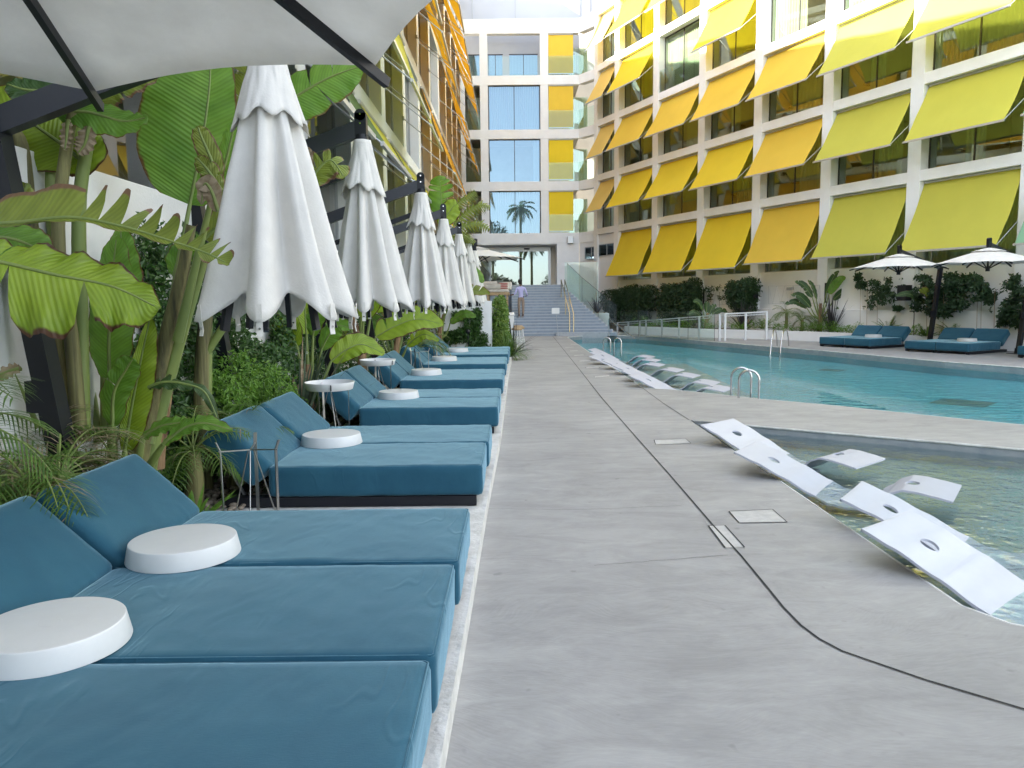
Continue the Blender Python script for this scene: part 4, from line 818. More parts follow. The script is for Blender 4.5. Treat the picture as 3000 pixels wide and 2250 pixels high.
# ================================================================ LEDGE LOUNGERS
def make_lounger():
    r = empty('pool_lounger', (0, 0, 0), 0, 'lounger', 'lounger'); Wd = .657; ctrl = [(0, .215), (.2, .145), (.45, .035), (.7, -.085), (.85, -.15), (1.0, -.165), (1.12, -.145), (1.24, -.06), (1.33, .015), (1.42, .052), (1.52, .05), (1.66, .03), (1.79, .008)]
    def z(s):
        for (a, b), (c, d) in zip(ctrl, ctrl[1:]):
            if s <= c: t = (s - a) / (c - a); t2 = t * t * (3 - 2 * t) * .35 + t * .65; return b + (d - b) * t2
        return ctrl[-1][1]
    bm = bmesh.new(); nx, ny = 110, 40; holes = [(.27, .052, .062), (1.452, .055, .075)]
    g_ = [[None] * (ny + 1) for _ in range(nx + 1)]
    for i in range(nx + 1):
        for j in range(ny + 1):
            s, y = 1.79 * i / nx, Wd * (j / ny - .5)
            for cx_, rs, ry in holes:   # snap the ring of vertices round a hole onto the ellipse
                dx_, dy_ = (s - cx_) / rs, y / ry; q = math.hypot(dx_, dy_)
                if .76 < q < 1.24: s = cx_ + dx_ / q * rs; y = dy_ / q * ry
            e = max(0, abs(y) / (Wd / 2) - .9)
            g_[i][j] = bm.verts.new((s, y, z(s) + .005 * (2 * y / Wd) ** 2 * (1 if s < .9 else .3)))
    for i in range(nx):
        for j in range(ny):
            c = sum((v.co for v in (g_[i][j], g_[i + 1][j], g_[i + 1][j + 1], g_[i][j + 1])), Vector()) / 4
            if any(math.hypot((v.co.x - h[0]) / h[1], v.co.y / h[2]) < .98 for h in holes for v in (g_[i][j], g_[i + 1][j], g_[i + 1][j + 1], g_[i][j + 1])): continue
            if any(math.hypot((c.x - h[0]) / h[1], c.y / h[2]) < .93 for h in holes): continue
            f = bm.faces.new((g_[i][j], g_[i + 1][j], g_[i + 1][j + 1], g_[i][j + 1])); f.smooth = True
    bmesh.ops.delete(bm, geom=[v for v in bm.verts if not v.link_faces], context='VERTS')
    me = bpy.data.meshes.new('seat_shell'); bm.to_mesh(me); bm.free(); me.materials.append(M['lounger']); so_ = bpy.data.objects.new('seat_shell', me); col.objects.link(so_); so_.parent = r
    md = so_.modifiers.new('solid', 'SOLIDIFY'); md.thickness = .017; md.offset = -1; md = so_.modifiers.new('bevel', 'BEVEL'); md.width = .006; md.segments = 2
    b = MB(); b.box(.80, 1.16, -.24, .24, -.235, -.19); b.build('base', M['lounger'], r, bevel=.03)
    return r
lp = make_lounger(); first = True
lo = [(2.375, 8.816, -.86, 'farthest of the four nearby pool loungers, its head over the coping'), (2.252, 7.307, -.62, 'second nearby pool lounger, overlapping the one behind, foot plate high and flat'), (2.52, 5.596, -.64, 'third nearby pool lounger, half behind the nearest one'), (2.408, 4.827, -.90, 'nearest white pool lounger, glittering water over its seat')]
for x, y, a, lb_ in lo: place(lp, first, (x, y, 0), a, lb_, 'white loungers in the shallow pool'); first = False
fh = [(3.625, 21.566), (3.541, 20.338), (3.373, 18.93), (3.523, 17.492), (3.581, 16.225), (3.612, 14.801), (3.583, 13.816)]
nm = ['farthest white lounger in the long pool', 'second farthest white lounger in the long pool', 'third farthest white lounger in the long pool', 'middle white lounger of the seven in the long pool', 'third white lounger from the steel ladder hoops', 'second white lounger from the steel ladder hoops', 'white lounger nearest to the steel ladder hoops in the long pool']
for (x, y), lb_, a in zip(fh, nm, (-.42, -.42, -.45, -.52, -.5, -.5, -.55)): place(lp, False, (x - 1.45 * cos(a), y - 1.45 * sin(a), 0), a, lb_, 'white loungers in the long pool')
# ================================================================ RAILS, LADDERS, GLASS
def hoop(p, q, ztop, r_=.021):
    p, q = Vector(p), Vector(q); h = (q - p); h.z = 0; w_ = h.length / 2; c = (p + q) / 2; d = h.normalized(); pts = [p]
    zc = ztop - w_
    for k in range(13): a = pi - pi * k / 12; pts.append(Vector((c.x, c.y, zc)) + d * w_ * cos(a) + Vector((0, 0, w_ * sin(a))))
    pts.append(q); m = MB(); m.tube(pts, r_, 10); return m
def ladder(hs, lb_):
    r = empty('pool_ladder', hs[0][0], 0, lb_, 'pool ladder', 'steel pool ladders')
    for p, q, zt in hs: hoop(p, q, zt).build('handrail', M['steel'], r, hs[0][0])
ladder([(D(2142, 1168, 13.0), D(2200, 1172, 12.9), D(2180, 1077, 13.0).z), (D(2164, 1172, 12.55), D(2223, 1178, 12.45), D(2192, 1085, 12.5).z)], 'pair of steel ladder hoops at the near edge of the long pool')
ladder([(D(1768, 1035, 23.6), D(1789, 1035, 23.5), D(1780, 990, 23.5).z), (D(1799, 1045, 23), D(1820, 1045, 22.9), D(1810, 991, 23).z)], 'pair of steel ladder hoops behind the far loungers')
ladder([(G(2255, 1040, -.12), G(2279, 1012, 0), .62), (G(2285, 1036, -.12), G(2312, 1013, 0), .62)], 'pair of steel ladder hoops at the far edge of the long pool')
a = D(1784, 985, 33.5); b_ = D(1784, 935, 33.5); c_ = D(1862, 993, 30.0)
m = MB(); m.tube([a, b_, c_], .022, 8); tag(m.build('pool_handrail', M['steel']), 'steel handrail sloping down into the far corner of the long pool', 'handrail')
r = empty('stair_rail', (2.72, 35, 0), 0, 'double brass coloured handrail running up the middle of the stairs', 'handrail'); og = (2.72, 35, 0)
for x in (2.62, 2.80):
    m = MB(); pts = [Vector((x, 34.62, .16)), Vector((x, 34.62, .98)), Vector((x - .05, 36.6, 1.78)), Vector((x - .12, 38.6, 2.60)), Vector((x - .12, 38.6, 1.75))]; m.tube(pts, .024, 8); m.build('rail', M['brass'], r, og)
    m = MB(); m.tube([(x - .05, 36.6, .92), (x - .05, 36.6, 1.77)], .02, 8); m.build('rail_post', M['brass'], r, og)
# sloped glass balustrade of the stairs + level glass screen
gp = empty('glass_balustrade', (3.8, 37, 0), 0, 'sloping clear glass balustrade beside the stairs', 'glass balustrade'); og = (3.8, 37, 0)
xr_ = lambda y: 4.95 - 2.05 * max(0, (y - 34.75)) / 5.61
seg = [(40.3, LZ), (38.6, LZ - .68 * .99), (36.9, LZ - 1.37), (35.2, LZ - 2.06), (34.75, .1)]
zt_ = lambda y: min(.0 + 1.0 + .404 * (y - 34.75), 3.35)
ys = [40.3, 38.6, 36.9, 35.2]
for k in range(3):
    y1, y0 = ys[k], ys[k + 1]; p = MB(); z1, z0 = max(0, .404 * (y1 - 34.75)), max(0, .404 * (y0 - 34.75)); t1, t0 = z1 + 1.15, z0 + 1.15
    if k == 0: t1 = 3.5
    p.obox((xr_(y1), y1, z1 - .1), (0, 0, 0.001), (0, 0, 0.001), (0, 0, 0.001)) if 0 else None
    p.add([(xr_(y1), y1, z1 - .1), (xr_(y0), y0 + .01, z0 - .1), (xr_(y0), y0 + .01, t0), (xr_(y1), y1, t1)], [(0, 1, 2, 3)])
    po = p.build('glass_panel', M['glass_clear'], gp, og); e = MB(); e.beam((xr_(y1), y1, t1), (xr_(y0), y0, t0), .014, .014); e.beam((xr_(y0), y0, z0 - .1), (xr_(y0), y0, t0), .014, .014); e.build('glass_edge', M['postgrey'], po, og)
p = MB(); p.add([(2.80, 40.35, LZ - .9), (4.55, 40.35, LZ - .9), (4.55, 40.35, 3.55), (2.80, 40.35, 3.55)], [(0, 1, 2, 3)]); p.build('glass_panel', M['glass_clear'], gp, og)
r = empty('glass_screen', (6, 31, 0), 0, 'level clear glass screen along the far corner of the long pool', 'glass screen'); og = (6, 31, 0)
gl = [(4.95, 35.15), (5.62, 34.0), (6.32, 32.3), (7.05, 30.7), (7.75, 29.35)]
for (x0, y0), (x1, y1) in zip(gl, gl[1:]):
    p = MB(); p.add([(x0, y0, 0), (x1, y1, 0), (x1, y1, 1.12), (x0, y0, 1.12)], [(0, 1, 2, 3)]); po = p.build('glass_panel', M['glass_clear'], r, og); e = MB(); e.beam((x1, y1, 0), (x1, y1, 1.12), .014, .014); e.build('glass_edge', M['postgrey'], po, og)
# white ramp railing
r = empty('ramp_railing', (7, 31, 0), 0, 'white metal ramp railing with framed panels beside the long pool', 'railing'); og = (7, 31, 0)
fl = [(4.95, 35.9, .55), (5.35, 35.2, .60), (5.75, 34.45, .66), (5.95, 34.0, .70), (6.45, 33.0, .76), (6.95, 31.9, .84), (7.5, 30.75, .92), (8.0, 29.55, 1.02), (8.15, 29.35, 1.05), (9.05, 29.75, 1.07), (9.98, 30.1, 1.10)]
for x, y, h in fl: m = MB(); m.box(x - .035, x + .035, y - .035, y + .035, 0, h); m.build('railing_post', M['tray'], r, og)
m = MB()
for (x0, y0, h0), (x1, y1, h1) in zip(fl, fl[1:]): m.beam((x0, y0, h0 - .02), (x1, y1, h1 - .02), .06, .05); m.beam((x0, y0, h0 - .11), (x1, y1, h1 - .11), .03, .03)
m.build('top_rail', M['tray'], r, og)
# planter along the right wing
pl = [(5.35, 36.4), (6.6, 34.5), (7.95, 32.3), (9.3, 30.9), (10.05, 30.2), (11.4, 28.2), (13.0, 25.45), (14.6, 22.7), (15.6, 20.8), (17.5, 17)]
b = MB()
for (x0, y0), (x1, y1) in zip(pl, pl[1:]): d = Vector((x1 - x0, y1 - y0, 0)); nn = Vector((-d.y, d.x, 0)).normalized() * .16; nn = nn if nn.x > 0 else -nn; b.obox((x0, y0, -.1), d, nn, (0, 0, .45))
tag(b.build('planter_wall', M['stucco2']), 'low white planter wall along the right wing, behind the far daybeds', 'wall')
b = MB(); q = [W(sY(y), .10) for y in (46, 40, 34, 28, 22, 16)]; poly(b, [(x + .08, y) for x, y in pl] + [(v.x, v.y) for v in reversed(q)], .27); struct(b, 'planting_soil', M['soil'])
# ================================================================ SMALL THINGS
r = empty('sign_stand', (1.96, 33.3, 0), 0, 'small white notice board on a thin pole at the foot of the stairs', 'sign'); og = (1.96, 33.3, 0)
a = D(1636, 985, 33.3); a.z = 0; t = D(1628, 905, 33.3); m = MB(); m.tube([a, t], .012, 8); m.build('pole', M['metal'], r, og); m = MB(); m.lathe([(0, .015), (.14, .012), (.15, 0)], (a.x, a.y, 0), 24); m.build('foot', M['metal'], r, og)
q = D(1628, 911, 33.22); m = MB(); m.box(q.x - .17, q.x + .16, 33.2, 33.215, q.z - .12, q.z + .13); m.build('board', M['tray'], r, og, bevel=.004)
def stool(seed=0):
    r = empty('stool', (0, 0, 0), 0, 'stool', 'stool'); m = MB(); m.lathe([(0, .74), (.13, .745), (.17, .73), (.175, .70), (.165, .665), (0, .66)], n=20); m.build('seat', M['rattan'], r)
    for k in range(4): a = rad(45 + 90 * k); m = MB(); m.tube([(.13 * cos(a), .13 * sin(a), .66), (.21 * cos(a), .21 * sin(a), 0)], .014, 6); m.build('leg', M['tray'], r)
    m = MB(); m.tube([(.175 * cos(2 * pi * k / 12), .175 * sin(2 * pi * k / 12), .3) for k in range(13)], .01, 6); m.build('foot_ring', M['tray'], r); return r
s0 = stool()
for i, (x, y, lb_) in enumerate([(.17, 24.9, 'wicker topped stool with white legs nearest the camera, behind the dark spiky plant'), (.27, 26.0, 'middle wicker topped stool of three'), (.24, 27.2, 'farthest wicker topped stool, nearest the low wall end')]): place(s0, i == 0, (x, y, 0), i * .3, lb_, 'wicker stools below the terrace')
# terrace daybed with bolsters
ty = 26.6; c_ = D(1458, 858, ty); og = (c_.x, ty, 1.4)
r = empty('lounge_bed', og, 0, 'wicker lounge bed with beige bolster at the edge of the raised terrace', 'lounge bed'); x0, x1 = D(1424, 855, ty).x, D(1493, 855, ty).x
m = MB(); m.box(x0, x1, ty - .3, ty + 1.1, 1.80, 1.90)
m.build('base', M['rattan'], r, og, bevel=.02)
for x in (x0 + .04, x1 - .12):
    for y in (ty - .25, ty + 1.0): m = MB(); m.box(x, x + .07, y, y + .07, 1.4, 1.80); m.build('leg', M['rattan'], r, og)
m = rbox(x1 - x0 - .03, 1.35, .10, .03, 12, 12, 3, .004, 1); m.v = [p + Vector(((x0 + x1) / 2, ty + .4, 1.90)) for p in m.v]; m.build('mattress', M['beige'], r, og)
m = MB(); m.tube([(x0 + .02, ty - .18, 2.09), (x0 + .5, ty - .18, 2.09)], .11, 18, 0); tag(m.build('bolster', M['beige']), 'beige bolster roll on the nearer lounge bed of the terrace', 'cushion')
m = rbox(.34, .10, .26, .04, 8, 4, 8, 0, 1); m.v = [Matrix.Rotation(-.35, 4, 'X') @ p + Vector((x0 + .60, ty - .10, 1.99)) for p in m.v]; o = m.build('striped_cushion', M['beige']); tag(o, 'pink and red striped cushion on the terrace lounge bed', 'cushion')
for k in range(4): m = MB(); m.beam((x0 + .45, ty - .175 + k * .02, 2.04 + k * .055), (x0 + .75, ty - .175 + k * .02, 2.04 + k * .055), .012, .028); m.build('stripe', M['red'], o)
m = rbox(.36, .12, .28, .04, 8, 4, 8, 0, 2); m.v = [Matrix.Rotation(-.4, 4, 'X') @ p + Vector((x1 - .10, ty - .02, 1.99)) for p in m.v]; tag(m.build('plain_cushion', M['beige']), 'plain cream cushion leaning at the right end of the lounge bed', 'cushion')
r = empty('lounge_bed', (c_.x - .6, 28.8, 1.4), 0, 'farther lounge bed on the terrace with dark base, mostly hidden', 'lounge bed'); og = (c_.x - .6, 28.8, 1.4)
m = MB(); m.box(c_.x - 1.5, c_.x + .1, 28.6, 29.8, 1.4, 2.0); m.build('base', M['step'], r, og, bevel=.02)
m = MB(); m.tube([(c_.x - 1.1, 28.7, 2.18), (c_.x - .05, 28.7, 2.18)], .15, 18); tag(m.build('bolster', M['beige']), 'beige bolster roll on the farther dark terrace bed', 'cushion')
# wall things on the right wing
def wallpt(x, y, off=0.):
    r_ = _ray(x, y); p0 = W(0, off); t = (p0 - Vector((0, 0, HC))).dot(NRM) / r_.dot(NRM); return Vector((0, 0, HC)) + r_ * t
def wall_box(name, m_, x, y, w_, h, dpt, lb_, cat, off=.40, bev=.01, group=None):
    p = wallpt(x, y, off); b = MB(); b.obox(p - T * w_ / 2 - Vector((0, 0, h / 2)) - NRM * .02, T * w_, NRM * dpt, (0, 0, h)); o = b.build(name, m_, bevel=bev); return tag(o, lb_, cat, group)
o = wall_box('loudspeaker', M['black'], 2657, 858, .36, .52, .28, 'black loudspeaker on the white wall between two umbrellas', 'loudspeaker', group='wall loudspeakers')
o = wall_box('loudspeaker', M['black'], 2213, 868, .34, .50, .28, 'black loudspeaker on the wall beside the climbing shrub', 'loudspeaker', group='wall loudspeakers')
wall_box('wall_lamp', M['metal'], 2317, 846, .30, .12, .12, 'small grey wall lamp over the wire trellis', 'wall lamp')
for x, y, lb_ in ((2062, 869, 'slim dark vertical wall light beside the thin vine'), (2419, 858, 'slim dark vertical wall light beside the tall broad leaved plant'), (2974, 845, 'slim dark vertical wall light near the right edge')): wall_box('wall_light', M['black'], x, y, .06, .75, .06, lb_, 'wall light', .40, group='slim wall lights')
p = D(1671, 703, CY - .1); m = MB(); m.box(p.x - .2, p.x + .2, CY - .22, CY - .004, p.z - .22, p.z + .22); tag(m.build('floodlight', M['metal'], bevel=.03), 'small grey box light on the white wall right of the lobby opening', 'wall lamp')
for nmx, (xa, xb), (ya, yb) in (('wire trellis on the white wall behind the small palms', (2252, 2402), (838, 888)), ('wire trellis left of the climbing shrub', (2075, 2130), (843, 892))):
    A_, B_, C_, D_ = [wallpt(*q, .40) for q in ((xa, ya), (xb, ya - 2), (xb, yb), (xa, yb + 2))]; m = MB()
    for p, q in ((A_, B_), (B_, C_), (C_, D_), (D_, A_)): m.tube([p, q], .006, 5)
    n_ = 6 if xb - xa > 90 else 2
    for k in range(n_): t0, t1, t2 = k / n_, (k + .5) / n_, (k + 1) / n_; m.tube([A_.lerp(B_, t0), D_.lerp(C_, t1), A_.lerp(B_, t2)], .005, 5)
    tag(m.build('wire_trellis', M['metal']), nmx, 'trellis', 'wire trellises')
for x, y0, y1, lb_ in ((2676, 912, 965, 'thin garden spike light behind the far daybed pair'), (2431, 918, 950, 'thin garden spike light under the broad leaved plant')):
    p = D(x, y1, 25.6 if x > 2600 else 28.6); q = D(x, y0, p.y); m = MB(); m.tube([(p.x, p.y, .27), (p.x, p.y, q.z)], .012, 6); m.tube([(q.x - .12, q.y, q.z), (q.x + .10, q.y, q.z + .01)], .02, 8); tag(m.build('garden_light', M['dframe']), lb_, 'garden light', 'garden lights')
p = D(1371, 975, 20.9); m = MB(); m.tube([(p.x, 20.9, .1), (p.x, 20.9, .75)], .012, 6); m.lathe([(0, .86), (.05, .84), (.065, .79), (.05, .75), (0, .74)], (p.x, 20.9, 0), 14); tag(m.build('garden_light', M['black']), 'small black spike lamp in front of the ivy covered garden wall', 'garden light', 'garden lights')
# dark mats that float in the long pool
for x, y, w_, lb_ in ((2822, 1172, 1.3, 'dark drain cover on the floor of the long pool, right side'), (2437, 1079, .9, 'faint dark drain cover on the floor of the long pool, left side')):
    p = G(x, y, -.11); b = MB(); b.add([(p.x - w_ / 2, p.y - .05, -.098), (p.x, p.y - .4, -.098), (p.x + w_ / 2, p.y, -.098), (p.x + .1, p.y + .35, -.098)], [(0, 1, 2, 3)]) if 0 else b.add([(p.x * 1.1 + a_, p.y * 1.1 + c_, -.335) for a_, c_ in ((-w_ / 2, 0), (0, -w_ / 2), (w_ / 2, 0), (0, w_ / 2))], [(0, 1, 2, 3)])
    tag(b.build('drain_cover', M['drain']), lb_, 'drain cover', 'drain covers in the pool')
# ================================================================ PLANTS
def curve(pts, n):
    """Catmull-Rom through pts, n samples"""
    P = [Vector(p) for p in pts]; P = [P[0] * 2 - P[1]] + P + [P[-1] * 2 - P[-2]]; out = []; m = len(P) - 3
    for i in range(n):
        u = i / (n - 1) * m; k = min(int(u), m - 1); t = u - k; a, b, c, d = P[k:k + 4]
        out.append(.5 * ((2 * b) + (c - a) * t + (2 * a - 5 * b + 4 * c - d) * t * t + (3 * b - a - 3 * c + d) * t ** 3))
    return out
def broad_leaf(mid, wd, up, parent, og, m='lf_green', stalk=None, tears=(), fold=.35, droop=.1, wl=1., wr=1., seed=0, name='leaf', sr=.016, tip=.55, sweep=.28, wave=.5):
    """mid: midrib points; wd: half width; up: face normal hint; tears: list of (side, t, width)"""
    rn = random.Random(seed); N, K = 64, 8; c = curve(mid, N + 1); up = Vector(up).normalized(); mb = MB(); mb.uv = {}
    L = sum((c[i + 1] - c[i]).length for i in range(N))
    fr = []
    for i in range(N + 1):
        t = (c[min(i + 1, N)] - c[max(i - 1, 0)]).normalized(); s = t.cross(up)
        if s.length < .05: s = t.cross(Vector((.3, .5, .8)))
        s.normalize(); fr.append((t, s, s.cross(t).normalized()))
    prof = lambda t: max(0, sin(pi * min(1, (t + .02) / 1.02) ** .75)) ** tip
    for side in (-1, 1):
        ws = wl if side < 0 else wr; cuts = sorted([(tt, ww) for sd, tt, ww in tears if sd == side]); edges = [0.] + [x for x, _ in cuts] + [1.]
        for e in range(len(edges) - 1):
            i0, i1 = round(edges[e] * N), round(edges[e + 1] * N)
            if i1 - i0 < 1: continue
            gw0 = cuts[e - 1][1] if e > 0 else 0; gw1 = cuts[e][1] if e < len(cuts) else 0; tw = rn.uniform(-.35, .35) if len(cuts) else 0; ln = rn.uniform(.82, 1.05) if cuts else 1
            base = len(mb.v)
            for i in range(i0, i1 + 1):
                for k in range(K + 1):
                    v = k / K; f = (i - i0) / max(1, i1 - i0)
                    ti = i / N + (gw0 * (1 - f) - gw1 * f) * v * .5; ti = max(0, min(1, ti)); tc = ti * N; a = int(min(N - 1, tc)); q = c[a].lerp(c[a + 1], tc - a); T_, S_, N_ = fr[a]
                    w_ = wd * ws * prof(i / N) * ln * v
                    if cuts: w_ *= 1 - .12 * abs(2 * f - 1) ** 3 * v
                    fo = fold + tw * v; ang_ = fo - droop * 3 * v
                    wv_ = wave * .02 * sin(i * .55 + seed + side) * v * v + wave * .005 * sin(i * 1.7 + seed * 2) * v ** 2
                    p = q + S_ * side * w_ * cos(ang_) + N_ * (w_ * sin(ang_) + wv_) + T_ * sweep * w_
                    mb.uv[len(mb.v)] = (i / N * L / .9, v * side); mb.v.append(p)
            for i in range(i1 - i0):
                for k in range(K):
                    a = base + i * (K + 1) + k; q = [a, a + 1, a + K + 2, a + K + 1]
                    if side > 0: q.reverse()
                    mb.f.append(q); mb.m.append(0); mb.sm.append(True)
    r0 = sr * .8; mb.tube(c[:-2], [r0 * (1 - .8 * i / N) + .0015 for i in range(N - 1)], 6, 1, cap=False)
    if stalk:
        sc_p = curve(list(stalk) + [mid[0]], 20); n = 20; mb.tube(sc_p, [sr * (2.2 - 1.3 * i / n) for i in range(n)], 8, 1)
    return mb.build(name, [M[m], M['stem']], parent, og)
def auto_tears(n, seed, side=None, w0=.02, w1=.06):
    rn = random.Random(seed); return [(side or rn.choice((-1, 1)), rn.uniform(.12, .96), rn.uniform(w0, w1)) for _ in range(n)]
def P3(l, Y): return [D(x, y, Y) if not isinstance(Y, (list, tuple)) else D(x, y, Y[i]) for i, (x, y) in enumerate(l)]
def trunk_mb(pts, r, n=10): m = MB(); m.tube(curve(pts, 14), [r[0] + (r[1] - r[0]) * i / 13 for i in range(14)], n); return m
# --- clump 1, far left
og = (-2.62, 4.55, .1); c1 = empty('banana_like_plant', og, 0, 'big broad leaved plant at the left edge, arching torn lime leaves before the leaning post', 'plant', 'broad leaved plants on the left')
V = lambda x, y, Y: D(x, y, Y)
for k, (q, r0, r1, mm) in enumerate([([(235, 1290), (210, 1000), (170, 700), (195, 430), (215, 330)], .045, .03, 'trunk'), ([(170, 1300), (150, 1000), (90, 700), (65, 450), (40, 380)], .07, .035, 'trunk'), ([(240, 1260), (235, 900), (232, 600), (260, 400), (262, 350)], .05, .028, 'stem'),
                                     ([(210, 1290), (195, 1050), (165, 820), (150, 560), (150, 420)], .05, .028, 'stem'), ([(245, 1290), (242, 1150), (238, 1000), (232, 900)], .045, .024, 'bark'), ([(150, 1290), (128, 1000), (110, 850), (100, 700), (90, 560)], .05, .03, 'bark'), ([(190, 1290), (180, 1100), (172, 900), (140, 700)], .06, .035, 'trunk')]):
    m = MB(); pts = P3(q, 4.55 + .06 * k); m.tube(curve(pts, 16), [r0 + (r1 - r0) * i / 15 for i in range(16)], 10); m.build('stem', M[mm], c1, og)
LF = [dict(mid=P3([(-120, 750), (0, 768), (160, 805), (330, 840), (470, 905)], [3.7, 3.72, 3.75, 3.8, 3.85]), wd=.27, up=(.1, -.8, .6), m='lf_lime', fold=.1, droop=.02, wl=.62, wr=1.15, seed=3, tears=[(-1, .22, .03), (1, .62, .10), (1, .30, .06)], stalk=[V(100, 1250, 4.5), V(-60, 900, 4.1)], tip=.5, wave=1.6),
      dict(mid=P3([(-80, 662), (60, 652), (210, 638), (350, 662), (480, 700), (600, 740), (672, 775)], [3.85] * 7), wd=.16, up=(0, -.75, .65), m='lf_olive', fold=.25, droop=-.02, wl=1.15, wr=.45, seed=5, tears=[(-1, t, .05) for t in (.36, .42, .5, .56, .63, .70, .75, .80, .86, .91)] + [(1, .7, .05), (1, .8, .05), (1, .9, .05)], tip=.4, stalk=[V(-140, 1100, 4.2)]),
      dict(mid=P3([(240, 470), (150, 400), (40, 330), (-80, 290)], 4.7), wd=.26, up=(.1, -.9, .3), m='lf_lime', fold=.1, seed=6, wl=1, wr=1),
      dict(mid=P3([(170, 330), (260, 330), (360, 355), (432, 345)], 4.55), wd=.12, up=(0, -.8, .6), m='lf_green', fold=.1, seed=7),
      dict(mid=P3([(215, 275), (130, 268), (70, 262), (18, 245)], 4.4), wd=.10, up=(0, -.9, .4), m='lf_dark', fold=.2, seed=8),
      dict(mid=P3([(140, 400), (190, 425), (240, 430), (262, 380)], 4.75), wd=.17, up=(0, -.9, .2), m='lf_lime', fold=0, seed=9),
      dict(mid=P3([(262, 350), (300, 270), (380, 230), (470, 210)], 4.9), wd=.16, up=(0, -.8, .4), m='lf_olive', fold=.1, seed=10, tears=[(1, .5, .05)]),
      dict(mid=P3([(-60, 690), (30, 700), (90, 720), (135, 745)], 4.1), wd=.13, up=(0, -.7, .7), m='lf_green', fold=.2, seed=11),
      dict(mid=P3([(60, 1080), (20, 1090), (-50, 1120)], 4.0), wd=.05, up=(0, -.7, .7), m='dry_leaf', fold=.3, seed=12),
      dict(mid=P3([(85, 540), (50, 590), (10, 640), (-40, 700)], 4.4), wd=.12, up=(0, -.9, .3), m='lf_olive', fold=.2, seed=13, tears=auto_tears(4, 13)),
      dict(mid=P3([(262, 370), (250, 420), (228, 450)], 4.5), wd=.06, up=(0, -1, .2), m='dry_leaf', fold=.4, seed=14), dict(mid=P3([(200, 350), (196, 400), (190, 440)], 4.45), wd=.035, up=(0, -1, .2), m='dry_leaf', fold=.5, seed=15),
      dict(mid=P3([(120, 1120), (110, 1000), (112, 920)], 4.7), wd=.12, up=(0, -1, .2), m='lf_lime', fold=.2, seed=16)]
for a in LF: broad_leaf(parent=c1, og=og, **a)
